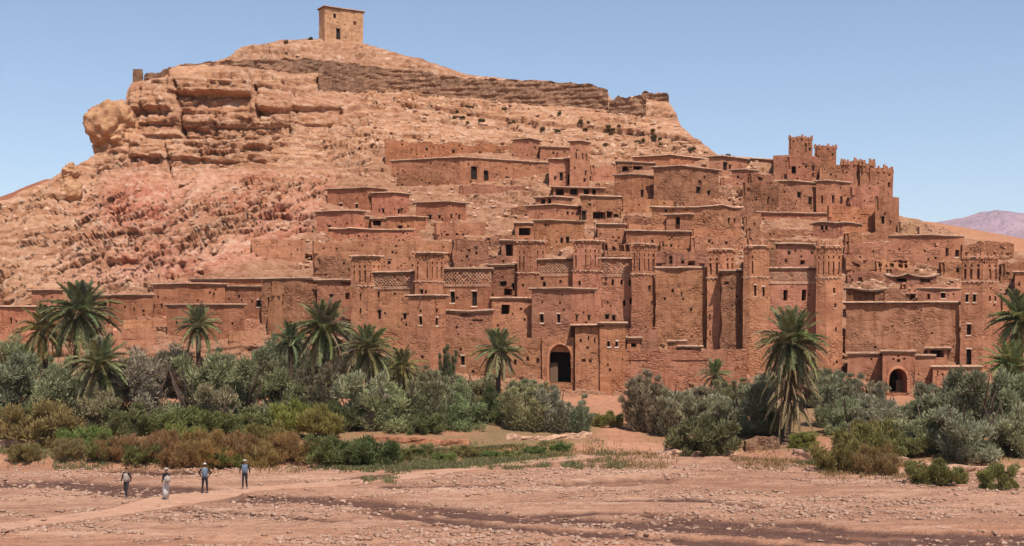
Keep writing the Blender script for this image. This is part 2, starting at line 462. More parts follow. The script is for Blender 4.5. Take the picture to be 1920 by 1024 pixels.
# slabs: layered blocks, each standing out by its own amount and tilted like a shingle
def cells2(a, b, seed):
    ia, ib = np.floor(a), np.floor(b); z0 = np.zeros(a.shape, np.int64)
    best = np.full(a.shape, 9.0); sec = np.full(a.shape, 9.0); val = np.zeros(a.shape); db = np.zeros(a.shape); da = np.zeros(a.shape)
    for i in (-1, 0, 1):
        for j in (-1, 0, 1):
            ja, jb = (ia + i).astype(np.int64), (ib + j).astype(np.int64)
            pa = ja + 0.5 + 0.45 * _h(ja, jb, z0, seed); pb = jb + 0.5 + 0.40 * _h(ja, jb, z0, seed + 1)
            d = np.maximum(np.abs(pa - a), np.abs(pb - b)) * 0.7 + 0.3 * np.hypot(pa - a, pb - b)
            up = d < best
            sec = np.where(up, best, np.minimum(sec, d))
            val = np.where(up, _h(ja, jb, z0, seed + 2), val); db = np.where(up, b - pb, db); da = np.where(up, a - pa, da)
            best = np.where(up, d, best)
    return val, sec - best, da, db
def slabs(a, b, wa, wb, seed, tilt=0.7, crack=0.6):
    v, e, da, db = cells2(a / wa, b / wb, seed)
    return 0.6 * v - tilt * db + 0.3 * v * da - crack * np.exp(-(e / 0.10) ** 2)
wrp = 2.6 * fbm(Xb * 0.11, Yb * 0.11, Zb * 0.11, 4, 81); wrp2 = 0.35 * fbm(Xb * 0.8, Yb * 0.8, Zb * 0.8, 2, 83)
ang = np.radians(30 + 12 * fbm(Xb * 0.03, Yb * 0.03, Zb * 0.03, 2, 85))
aL = Xb * 0.86 + Zb * 0.5 + wrp; bL = Zb * 0.86 - Xb * 0.5 + wrp + wrp2
slabL = 0.75 * slabs(aL, bL, 4.6, 1.7, 101) + 0.42 * slabs(aL + wrp2, bL, 1.9, 0.75, 111) + 0.20 * slabs(aL, bL + wrp2, 0.8, 0.38, 121)
aR = Xb + wrp; bR = S * 1.0 + wrp2
slabR = 0.70 * slabs(aR, bR, 3.8, 1.5, 131) + 0.38 * slabs(aR + wrp2, bR, 1.7, 0.7, 141) + 0.18 * slabs(aR, bR, 0.8, 0.36, 151)
wl_ = slope_left * sstep(300, 360, V)
slab = wl_ * slabL + (1 - wl_) * slabR
slab = slab * (0.55 + 0.9 * sstep(-0.25, 0.35, fbm(Xb * 0.09, Yb * 0.09, Zb * 0.09, 3, 87)))
gully = -np.abs(fbm((Xb + 0.35 * Zb) * 0.10, Yb * 0.02, Zb * 0.03, 4, 88)) * 3.2 + 0.9
amp_sl = cliff * 1.05 + slope_left * (1 - cliff) * 1.25 + w_r * (1 - vil) * 0.85 + vil * 0.8
amp_led = cliff * 1.1 + slope_left * 0.25 + (1 - cliff) * (1 - slope_left) * (1 - vil) * 1.5 + vil * 0.9
summit = sstep(150, 135, V) * sstep(400, 440, U) * (1 - sstep(880, 960, U))
amp_led = amp_led + 1.1 * summit
amp_l2 = slope_left * (1 - summit)
amp_fb = cliff * 0.45 + slope_left * 1.2 + w_r * (1 - vil) * 0.5 + vil * 0.35
D = amp_led * led + 0.5 * amp_l2 * led2 + 0.8 * amp_fb * (fb + 0.25 * rid) + amp_sl * slab + slope_left * gully
fade = 0.35 + 0.65 * sstep(0, 14, V - VC[None, :])
D = D * fade
# direction of the displacement: mostly out of the slope
Yb2 = hillY(U, V - 2); gy = Yb2 - Yb; gz = PZ(V - 2, Yb2) - Zb
ln = np.sqrt(gy ** 2 + gz ** 2) + 1e-6
ny, nz = -gz / ln, gy / ln
ny, nz = 0.25 * ny - 0.75, 0.25 * nz + 0.06
Xh = Xb + 0.25 * D * 0
Yh = Yb + ny * D + dY * fade
Zh = Zb + nz * D
# back side of the hill
rows = [(8, -0.6), (20, -4), (45, -18), (90, -45), (150, -75)]
Xs, Ys, Zs = [Xh], [Yh], [Zh]
for dy, dz in rows:
    Xs.append((PX(us, Yh[-1] + dy * 0.3))[None, :]); Ys.append((Yh[-1] + dy)[None, :]); Zs.append(np.maximum(Zh[-1] + dz, -3)[None, :])
XH, YH, ZH = np.concatenate(Xs), np.concatenate(Ys), np.concatenate(Zs)
hill_me = grid_mesh('hill', XH, YH, ZH, smooth=False)
pinkm = slope_left * sstep(270, 400, V + 30 * fbm(Xb * .04, Yb * .04, Zb * .04, 3, 77)) * sstep(60, 330, U + 60 * fb)
pinkm = np.clip(pinkm * (0.85 + 1.5 * fbm(Xb * .07, Yb * .07, Zb * .12, 4, 78) + 0.35), 0, 1) + cliff * 0.3 * sstep(0.1, 0.5, fb)
pinkm = np.maximum(pinkm, 0.9 * np.exp(-((U - (262 - (V - 340) * 0.15)) / 30) ** 2) * box(200, 340, 300, 375, 12, 8))
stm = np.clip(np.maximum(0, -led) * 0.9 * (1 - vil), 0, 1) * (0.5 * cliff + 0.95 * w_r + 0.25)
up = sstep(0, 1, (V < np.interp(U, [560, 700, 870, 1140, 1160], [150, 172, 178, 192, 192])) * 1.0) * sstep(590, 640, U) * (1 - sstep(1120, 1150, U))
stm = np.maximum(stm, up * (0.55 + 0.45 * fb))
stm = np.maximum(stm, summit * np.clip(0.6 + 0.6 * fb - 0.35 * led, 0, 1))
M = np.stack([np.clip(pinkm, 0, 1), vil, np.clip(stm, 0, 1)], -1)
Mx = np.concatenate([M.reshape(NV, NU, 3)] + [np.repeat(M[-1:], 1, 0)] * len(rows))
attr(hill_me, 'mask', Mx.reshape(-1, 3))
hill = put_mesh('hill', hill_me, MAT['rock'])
hill['kind'] = 'structure'

def hill_pt(u, v):
    """surface point of the hill seen at picture position u, v"""
    j = int(np.clip(round((u - us[0]) / (us[1] - us[0])), 0, NU - 1))
    i = int(np.clip(round((790 - v) / (790 - 62) * (NV - 1)), 0, NV - 1))
    return np.array([Xh[i, j], Yh[i, j], Zh[i, j]])

# ------------------------------------------------------------------ ground: river bed, bank, plain to the horizon
def fine_axis(lo, hi, step, far, grow=1.35):
    a = list(np.arange(lo, hi + 1e-6, step)); s = step
    x = a[-1]
    while x < far[1]:
        s *= grow; x += s; a.append(x)
    s = step; x = a[0]; b = []
    while x > far[0]:
        s *= grow; x -= s; b.append(x)
    return np.array(b[::-1] + a)
gx = fine_axis(-62, 62, 0.34, (-9000, 9000))
gyv = fine_axis(50, 137, 0.27, (-600, 11000))
BANK = np.array([(-62, 93), (-45, 92), (-28, 90), (-12, 90), (-4, 95), (4, 103), (12, 104), (20, 99), (26, 91), (36, 87), (62, 84)], float)
def bank_y(x): return np.interp(x, BANK[:, 0], BANK[:, 1])
# shallow channels traced on the river bed: (points in the picture, half width in metres, depth)
def bed(u, v, z=0.0):
    Y = (CAMZ - z) * FP / (v - HV)
    return PX(u, Y), Y
CHAN = [
    ([(-60, 908), (60, 908), (150, 910), (240, 914), (310, 922)], 1.7, 0.20),
    ([(330, 940), (450, 936), (560, 938), (680, 944), (800, 955), (930, 970), (1080, 978), (1250, 986), (1450, 1000), (1700, 1012), (2000, 1022)], 1.25, 0.2),
    ([(690, 962), (770, 968), (860, 982), (960, 992), (1080, 1002), (1300, 1016), (1500, 1030)], 0.75, 0.17),
    ([(1000, 966), (1150, 962), (1330, 978), (1500, 985), (1620, 1000), (1800, 1003), (2000, 1008)], 0.7, 0.17),
    ([(230, 884), (300, 888), (370, 886)], 0.8, 0.16),
    ([(640, 900), (720, 893), (800, 889)], 0.5, 0.14),
    ([(740, 914), (840, 912), (920, 911)], 0.6, 0.13),
    ([(1090, 908), (1150, 905), (1215, 902)], 1.2, 0.35),
    ([(-40, 990), (60, 985), (200, 972), (280, 958)], 0.25, 0.12),
    ([(330, 958), (420, 962), (520, 972), (640, 978)], 0.28, 0.13),
    ([(1150, 940), (1300, 938), (1420, 952)], 0.5, 0.14),
]
def ground_z(x, y):
    x, y = np.broadcast_arrays(np.asarray(x, float), np.asarray(y, float))
    yb = bank_y(x) + 1.2 * fbm(x * 0.12, y * 0, x * 0, 3, 201)
    z = 0.45 * sstep(0, 2.0, y - yb)
    z = z + 2.85 * np.clip((y - yb - 1) / (131 - yb), 0, 1) ** 1.1
    near = sstep(40, 56, y) * (1 - sstep(150, 200, y)) * (1 - sstep(70, 130, np.abs(x)))
    z = z + near * (0.10 * fbm(x * 0.10, y * 0.16, x * 0, 4, 203) + 0.12 * fbm(x * 0.3, y * 0.8, x * 0, 4, 204) + 0.16 * np.abs(fbm(x * 0.9, y * 1.6, x * 0, 4, 207)))
    wetm = np.zeros_like(x)
    for pts, hw0, dp in CHAN:
        q = np.array([bed(u, v) for u, v in pts])
        d = np.full(x.shape, 1e9)
        for (ax, ay), (bx, by) in zip(q[:-1], q[1:]):
            t = np.clip(((x - ax) * (bx - ax) + (y - ay) * (by - ay)) / ((bx - ax) ** 2 + (by - ay) ** 2), 0, 1)
            d = np.minimum(d, np.hypot(x - ax - t * (bx - ax), y - ay - t * (by - ay)))
        hw = hw0 * 1.5
        d = d + 0.5 * hw * fbm(x * 0.35, y * 0.5, x * 0, 4, 210)
        d = d + 0.35 * hw * fbm(x * 1.3, y * 1.7, x * 0, 3, 212)
        m = 1 - sstep(hw * 0.78, hw * 1.12, d)
        z = z - dp * m
        wetm = np.maximum(wetm, m)
    # bulldozed lumps around the far stones
    z = np.where(np.hypot(x, y) > 400, np.minimum(z, 3.3), z)
    return z, wetm
GX, GY = np.meshgrid(gx, gyv)
GZ, WET = ground_z(GX, GY)
far = sstep(250, 600, np.hypot(GX, GY - 80))
GZ = GZ * (1 - far) + far * 1.5
grd_me = grid_mesh('ground', GX, GY, GZ, smooth=True)
yb = bank_y(GX)
green = sstep(0.5, 4, GY - yb) * (1 - sstep(120, 129, GY)) * (1 - sstep(0.5, 1, np.exp(-((GX - 9 - (GY - 105) * 0.05) / 3.2) ** 2))) * np.clip(0.75 + 1.3 * fbm(GX * .12, GY * .12, GX * 0, 3, 220), 0, 1)  # mask for ground cover and the painted soil shade between bushes
orange = np.clip(sstep(-2, 3, GY - yb) * 0.9 + sstep(64, 58, GY) * np.clip(0.5 + fbm(GX * .06, GY * .1, GX * 0, 2, 230), 0, 1), 0, 1)
attr(grd_me, 'mask', np.stack([WET, green, orange], -1).reshape(-1, 3))
ground = put_mesh('ground', grd_me, MAT['ground'])
ground['kind'] = 'structure'
def glook(A, x, y):
    j = np.clip(np.searchsorted(gx, x) - 1, 0, len(gx) - 2); i = np.clip(np.searchsorted(gyv, y) - 1, 0, len(gyv) - 2)
    tx = (x - gx[j]) / (gx[j + 1] - gx[j]); ty = (y - gyv[i]) / (gyv[i + 1] - gyv[i])
    return (A[i, j] * (1 - tx) + A[i, j + 1] * tx) * (1 - ty) + (A[i + 1, j] * (1 - tx) + A[i + 1, j + 1] * tx) * ty
def gz(x, y): return float(glook(GZ, x, y))

# water lying in the lowest channels
wv, wf = [], []
wx = np.linspace(-60, 60, 60); wy = np.linspace(52, 88, 30)
WX, WY = np.meshgrid(wx, wy)
water = put_mesh('river_water', grid_mesh('river_water', WX, WY, np.full(WX.shape, -0.215)), MAT['water'])
water['kind'] = 'structure'

# the ford path
PATH = [(-120, 1012), (0, 985), (120, 972), (235, 958), (330, 938), (420, 924), (520, 914), (640, 906), (740, 897), (830, 884), (960, 872), (1110, 856)]
pts = [np.array(bed(u, v, 0.12)) for u, v in PATH]
dense = []
for a, b in zip(pts[:-1], pts[1:]):
    for k_ in range(10): dense.append(a + (b - a) * k_ / 10)
dense.append(pts[-1])
V_, F_ = [], []
for i_, q in enumerate(dense):
    d = dense[min(i_ + 1, len(dense) - 1)] - dense[max(i_ - 1, 0)]; d /= np.linalg.norm(d)
    n_ = np.array([-d[1], d[0]])
    hw = 1.15 + 0.35 * math.sin(i_ * 0.31) * 0.4 + (0.9 if 30 < i_ < 52 else 0) * math.sin((i_ - 30) / 22 * math.pi)
    top = 0.13 + 0.02 * math.sin(i_ * 1.3)
    if i_ < 30: top = 0.13 - 0.10 * (30 - i_) / 30
    if i_ > 86: top = 0.13 + 0.06 * (i_ - 86) / 24
    j_ = 0.10 * float(fbm(np.array([i_ * .5]), np.array([0.]), np.array([0.]), 2, 4)[0])
    L = q + n_ * hw; R = q - n_ * (hw + j_)
    V_ += [(L[0], L[1], -0.3), (L[0], L[1], top), (R[0], R[1], top + 0.02), (R[0], R[1], -0.3)]
    if i_:
        b0, a0 = 4 * i_, 4 * i_ - 4
        for c_ in range(3): F_.append((a0 + c_, b0 + c_, b0 + c_ + 1, a0 + c_ + 1))
path = put('path', V_, F_, MAT['path'])
path['kind'] = 'structure'

# ------------------------------------------------------------------ far land
def ridge(name, prof, Y0, depth, mat, base, amp, seed, nu=160, nd=40):
    uu = np.linspace(prof[0][0], prof[-1][0], nu); vv = np.interp(uu, [q[0] for q in prof], [q[1] for q in prof])
    tt = np.linspace(0, 1, nd)
    ztop = PZ(vv, Y0)
    sh = np.where(tt < 0.5, sstep(0, 0.5, tt) , 1 - sstep(0.5, 1.0, tt))
    YY = Y0 + depth * (tt[:, None] - 0.5) + 0 * uu[None, :]
    XX = PX(uu[None, :], Y0) + 0 * YY
    r = fbm(XX * amp[1], YY * amp[1], XX * 0, 5, seed)
    ZZ = base + (ztop[None, :] - base) * sh[:, None] + r * amp[0] * np.sqrt(sh[:, None]) * (1 - 0.7 * (np.abs(tt - 0.5) < 0.03))[:, None]
    o = put_mesh(name, grid_mesh(name, XX, YY, ZZ), mat)
    o['kind'] = 'structure'
    return o
ridge('orange_hill', [(1500, 470), (1640, 432), (1700, 414), (1740, 418), (1790, 427), (1840, 438), (1900, 452), (1990, 478), (2150, 520), (2400, 600)], 420, 190, MAT['farhill'], 0, (1.6, 0.03), 301)
ridge('red_hill', [(-500, 520), (-200, 440), (-60, 390), (0, 370), (60, 350), (100, 337), (160, 352), (260, 420)], 300, 120, MAT['redhill'], 0, (1.2, 0.04), 302)
ridge('mountain', [(1300, 640), (1500, 520), (1640, 450), (1720, 425), (1760, 417), (1800, 412), (1835, 406), (1870, 408), (1930, 415), (2000, 405), (2150, 430), (2400, 470), (2800, 620)], 7000, 5200, MAT['mountain'], -20, (90, 0.0014), 303, 320, 90)

# the air: thin even haze over the whole land, the mountain fades in it
hb = MBOX = [(x, y, z) for z in (-6.0, 900.0) for x, y in ((gx[0] - 50, gyv[0] - 50), (gx[-1] + 50, gyv[0] - 50), (gx[-1] + 50, gyv[-1] + 50), (gx[0] - 50, gyv[-1] + 50))]
hm = bpy.data.materials.new('haze_air'); hm.use_nodes = True; hm.node_tree.nodes.clear()
h_o = hm.node_tree.nodes.new('ShaderNodeOutputMaterial'); h_v = hm.node_tree.nodes.new('ShaderNodeVolumePrincipled')
h_v.inputs['Density'].default_value = 4.5e-5; h_v.inputs['Color'].default_value = (0.86, 0.88, 0.97, 1)
hm.node_tree.links.new(h_v.outputs[0], h_o.inputs['Volume'])
haze = put('haze', hb, [(0, 3, 2, 1), (4, 5, 6, 7), (0, 1, 5, 4), (1, 2, 6, 5), (2, 3, 7, 6), (3, 0, 4, 7)], hm)
tag(haze, 'thin bluish haze hanging over the whole valley', 'haze'); haze['kind'] = 'stuff'

# ------------------------------------------------------------------ rocks
def rock_mesh(name, seed, sub=2, rough=0.35, flat=0.8):
    bm = bmesh.new(); bmesh.ops.create_icosphere(bm, subdivisions=sub, radius=1.0)
    V = np.array([v.co[:] for v in bm.verts])
    d = 1 + rough * fbm(V[:, 0] * 1.3 + seed, V[:, 1] * 1.3, V[:, 2] * 1.3, 3, seed) + 0.5 * rough * fbm(V[:, 0] * 4 + seed, V[:, 1] * 4, V[:, 2] * 4, 4, seed + 1)
    V = V * d[:, None]; V[:, 2] *= flat
    F = [[v.index for v in f.verts] for f in bm.faces]; bm.free()
    return V, np.array(F)
ROCKS = [rock_mesh('r', s, 1, 0.9, 0.7) for s in range(6)]
def scatter_rocks(name, pts, sizes, mat, label, cat):
    Vs, Fs, o = [], [], 0
    for q, s in zip(pts, sizes):
        V, F = ROCKS[random.randrange(6)]
        a = random.uniform(0, 6.28); c_, s_ = math.cos(a), math.sin(a)
        sx, sy, sz = s * random.uniform(0.7, 1.4), s * random.uniform(0.7, 1.3), s * random.uniform(0.5, 1.0)
        W = np.stack([(V[:, 0] * sx) * c_ - (V[:, 1] * sy) * s_, (V[:, 0] * sx) * s_ + (V[:, 1] * sy) * c_, V[:, 2] * sz], -1) + np.asarray(q)
        Vs.append(W); Fs.append(F + o); o += len(V)
    ob = put_mesh(name, fast_mesh(name, np.concatenate(Vs), np.concatenate(Fs)), mat)
    tag(ob, label, cat); ob['kind'] = 'stuff'
    return ob
pts, szs = [], []
for _ in range(700):
    u = random.uniform(-100, 720); vc = np.interp(u, CREST[:, 0], CREST[:, 1])
    v = random.uniform(max(vc + 8, 285), 565)
    if village(u, v) > 0.6 and random.random() < 0.8: continue
    q = hill_pt(u, v); s = 0.12 + 0.45 * random.random() ** 4
    pts.append(q + np.array([0, 0.1, -0.12 * s])); szs.append(s)
scatter_rocks('talus_rocks', pts, szs, MAT['talus'], 'loose pinkish rocks strewn over the steep left slope', 'rocks')
pts, szs = [], []
for _ in range(900):
    u = random.uniform(640, 1420); vc = np.interp(u, CREST[:, 0], CREST[:, 1])
    v = random.uniform(max(vc + 20, 185), 300)
    q = hill_pt(u, v); s = 0.15 + 0.5 * random.random() ** 3
    pts.append(q); szs.append(s)
scatter_rocks('slope_rocks', pts, szs, MAT['talus'], 'scattered tan rocks on the slope below the ruined rampart', 'rocks')
pts, szs = [], []
for _ in range(5200):
    u = random.uniform(560, 1920); v = random.uniform(300, 640)
    if village(u, v) < 0.7: continue
    q = hill_pt(u, v); s = 0.10 + 0.42 * random.random() ** 3.5
    pts.append(q); szs.append(s)
scatter_rocks('rubble', pts, szs, MAT['talus'], 'fallen mud rubble lying between the village houses', 'rubble')
pts, szs = [], []
for _ in range(60000):
    y = random.uniform(54, 92); x = random.uniform(-0.43, 0.43) * y
    if y > bank_y(x) + 1: continue
    dens = sn(x * 0.11, y * 0.19)
    dens = dens + 0.6 * sn(x * 0.5, y * 0.9, 3.0)
    if dens < random.uniform(-0.25, 0.55): continue
    s = 0.028 + 0.16 * random.random() ** 5
    if glook(WET, x, y) > 0.5 and random.random() < 0.6: continue
    pts.append((x, y, gz(x, y) + 0.15 * s)); szs.append(s)
scatter_rocks('river_stones', pts, szs, MAT['cobble'], 'pale pinkish cobbles covering the dry river bed', 'stones')

# the round boulder and the balanced rock on the left skyline
def boulder(name, label, u0, u1, v0, v1, Y, seed, lumps):
    c = P((u0 + u1) / 2, (v0 + v1) / 2, Y)
    root = empty(name, (c[0], c[1], PZ(v1, Y)))
    for nm, lu0, lu1, lv0, lv1, fl in lumps:
        V, F = rock_mesh(nm, seed, 5, 0.5, 1.0); seed += 3
        rx = (lu1 - lu0) / 2 / FP * Y; rz = (lv1 - lv0) / 2 / FP * Y
        cc = P((lu0 + lu1) / 2, (lv0 + lv1) / 2, Y)
        W = V * np.array([rx, rx * fl, rz]) + cc - np.array(root.location)
        put_mesh(nm, fast_mesh(nm, W, F, False), MAT['boulder'], root)
    tag(root, label, 'rock')
boulder('boulder', 'huge rounded orange boulder jutting from the left cliff skyline', 168, 252, 195, 284, 203, 3, [('stone_mass', 167, 256, 192, 286, 0.9), ('rock_lump', 198, 252, 232, 282, 1.1), ('rock_foot', 180, 248, 262, 312, 0.8)])
boulder('balanced_rock', 'small balanced rock with round head on the left slope', 110, 156, 305, 385, 188, 23, [('rock_head', 116, 150, 304, 340, 0.9), ('rock_base', 108, 158, 334, 392, 0.9)])
# ------------------------------------------------------------------ buildings
def wob3(W, amp=0.07, seed=401):
    """small world-space unevenness of hand-made mud walls"""
    x, y, z = W[:, 0], W[:, 1], W[:, 2]
    o = np.zeros_like(W)
    for c_ in range(3):
        o[:, c_] = fbm(x * 0.45 + 31 * c_, y * 0.45, z * 0.45, 2, seed + c_) + 0.45 * fbm(x * 1.7 + 17 * c_, y * 1.7, z * 1.7, 2, seed + 9 + c_)
    o[:, 2] *= 0.5
    return W + amp * o

class MB:
    def __init__(s): s.v = []; s.f = []
    def quad(s, a, b, c, d):
        n = len(s.v); s.v += [a, b, c, d]; s.f.append((n, n + 1, n + 2, n + 3))
    def hexa(s, p):
        """8 corners: bottom 4 then top 4"""
        n = len(s.v); s.v += list(p)
        for q in ((0, 1, 5, 4), (1, 2, 6, 5), (2, 3, 7, 6), (3, 0, 4, 7), (4, 5, 6, 7), (3, 2, 1, 0)): s.f.append(tuple(n + k for k in q))
    def obj(s, name, mat, parent, origin, wob=0.0):
        W = np.array(s.v, float)
        if wob: W = wob3(W, wob)
        return put(name, W - np.asarray(origin), s.f, mat, parent)

class Face:
    def __init__(s, p0, p1, c, T):
        s.p0 = np.array(p0, float); s.p1 = np.array(p1, float)
        d = s.p1 - s.p0; s.L = float(np.linalg.norm(d)); s.d = d / s.L
        n = np.array([s.d[1], -s.d[0]])
        if np.dot(n, s.p0 - c) < 0: n = -n
        s.n = n; s.T = T
    def pos(s, a, z, o=0.0):
        q = s.p0 + s.d * a + s.n * o
        x, y = s.T(q[0], q[1], z)
        return (x, y, z)
    def at(s, u, v):
        k = (u - 960.0) / FP
        a = (k * s.p0[1] - s.p0[0]) / (s.d[0] - k * s.d[1])
        Y = s.p0[1] + s.d[1] * a
        return a, PZ(v, Y), Y
    def box(s, mb, a0, a1, z0, z1, o0, o1):
        mb.hexa([s.pos(a0, z0, o0), s.pos(a1, z0, o0), s.pos(a1, z0, o1), s.pos(a0, z0, o1), s.pos(a0, z1, o0), s.pos(a1, z1, o0), s.pos(a1, z1, o1), s.pos(a0, z1, o1)])

def axis(L0, L1, step, cuts):
    a = [L0, L1]
    for c_ in cuts:
        if L0 + 0.02 < c_ < L1 - 0.02: a.append(c_)
    a = sorted(a); b = [a[0]]
    for x in a[1:]:
        if x - b[-1] > 0.015: b.append(x)
    r = []
    for x, y in zip(b[:-1], b[1:]):
        n = max(1, int(round((y - x) / step)))
        for k_ in range(n): r.append(x + (y - x) * k_ / n)
    r.append(b[-1])
    return r

def wall_face(mb, F, zb, zt, holes, step, ragged=0.0, seed=0, rim=True, steps_=None):
    ss = axis(0, F.L, step, [h for q in holes for h in q[:2]])
    zz = axis(zb, zt, step, [h for q in holes for h in q[2:4]])
    top = []
    for a in ss:
        dz = 0.0
        if ragged:
            p_ = F.pos(a, zt)
            dz = -ragged * min(1.2, max(0, 0.45 + 0.8 * sn(p_[0] * 0.55, p_[1] * 0.55, seed)))
        top.append(dz)
    zspan = zt - zb
    ids = {}
    def vid(i, j):
        if (i, j) not in ids:
            z = zz[j]
            if top[i]: z = z + top[i] * ((z - zb) / zspan) ** 3
            ids[(i, j)] = len(mb.v); mb.v.append(F.pos(ss[i], z))
        return ids[(i, j)]
    for i in range(len(ss) - 1):
        am = (ss[i] + ss[i + 1]) / 2
        for j in range(len(zz) - 1):
            zm = (zz[j] + zz[j + 1]) / 2
            if any(h[0] < am < h[1] and h[2] < zm < h[3] for h in holes): continue
            mb.f.append((vid(i, j), vid(i + 1, j), vid(i + 1, j + 1), vid(i, j + 1)))
    for h in holes:
        a0, a1, z0, z1, dp, closed = h[:6]
        p = [F.pos(a0, z0), F.pos(a1, z0), F.pos(a1, z1), F.pos(a0, z1)]
        q = [F.pos(a0, z0, -dp), F.pos(a1, z0, -dp), F.pos(a1, z1, -dp), F.pos(a0, z1, -dp)]
        for k_ in range(4): mb.quad(p[k_], p[(k_ + 1) % 4], q[(k_ + 1) % 4], q[k_])
        if closed: mb.quad(*q)
    if rim:
        j = len(zz) - 1
        r1, r2 = [], []
        for i, a in enumerate(ss):
            z = zt + top[i]
            r1.append(len(mb.v)); mb.v.append(F.pos(a, z + 0.01, -0.45))
            r2.append(len(mb.v)); mb.v.append(F.pos(a, zt - 1.6, -0.5))
        for i in range(len(ss) - 1):
            mb.f.append((vid(i, j), vid(i + 1, j), r1[i + 1], r1[i]))
            mb.f.append((r1[i], r1[i + 1], r2[i + 1], r2[i]))

def ring(mb, poly, z0, z1, o, inn=0.3, wobz=0.03, step=0.6, seed=0, sag=0.0):
    """strip running round a footprint, standing o proud of it"""
    c = np.mean(poly, 0)
    n = len(poly); out = []
    for k_ in range(n):
        p, a, b = poly[k_], poly[k_ - 1], poly[(k_ + 1) % n]
        d1 = (p - a) / np.linalg.norm(p - a); d2 = (b - p) / np.linalg.norm(b - p)
        n1 = np.array([d1[1], -d1[0]]); n2 = np.array([d2[1], -d2[0]])
        if np.dot(n1, p - c) < 0: n1 = -n1
        if np.dot(n2, p - c) < 0: n2 = -n2
        out.append((n1 + n2) / max(0.5, 1 + np.dot(n1, n2)))
    sec = []
    for k_ in range(n):
        p, b = poly[k_], poly[(k_ + 1) % n]
        m = max(1, int(np.linalg.norm(b - p) / step))
        for q in range(m):
            t = q / m
            pp = p + (b - p) * t; oo = out[k_] * (1 - t) + out[(k_ + 1) % n] * t
            rz = wobz * sn(pp[0] * 0.5, pp[1] * 0.5, seed)
            ro = o * (1 + 0.22 * sn(pp[0] * 0.9, pp[1] * 0.9, seed + 5))
            sg = -sag * math.sin(t * math.pi)
            sec.append([(*(pp - oo * inn), z0 + rz + sg), (*(pp + oo * ro), z0 + rz + sg), (*(pp + oo * ro * 0.92), z1 + rz + sg), (*(pp - oo * inn), z1 + rz * 0.6 + 0.02 + sg)])
    m = len(sec); b0 = len(mb.v)
    for s_ in sec: mb.v += s_
    for i in range(m):
        j = (i + 1) % m
        for k_ in range(4):
            l = (k_ + 1) % 4
            mb.f.append((b0 + 4 * i + k_, b0 + 4 * j + k_, b0 + 4 * j + l, b0 + 4 * i + l))

TINTS = {'r': (1.0, 0.93, 0.90, 1), 'o': (1.08, 1.04, 1.0, 1), 'd': (0.84, 0.83, 0.84, 1), 't': (1.16, 1.2, 1.2, 1), '': (1, 1, 1, 1)}

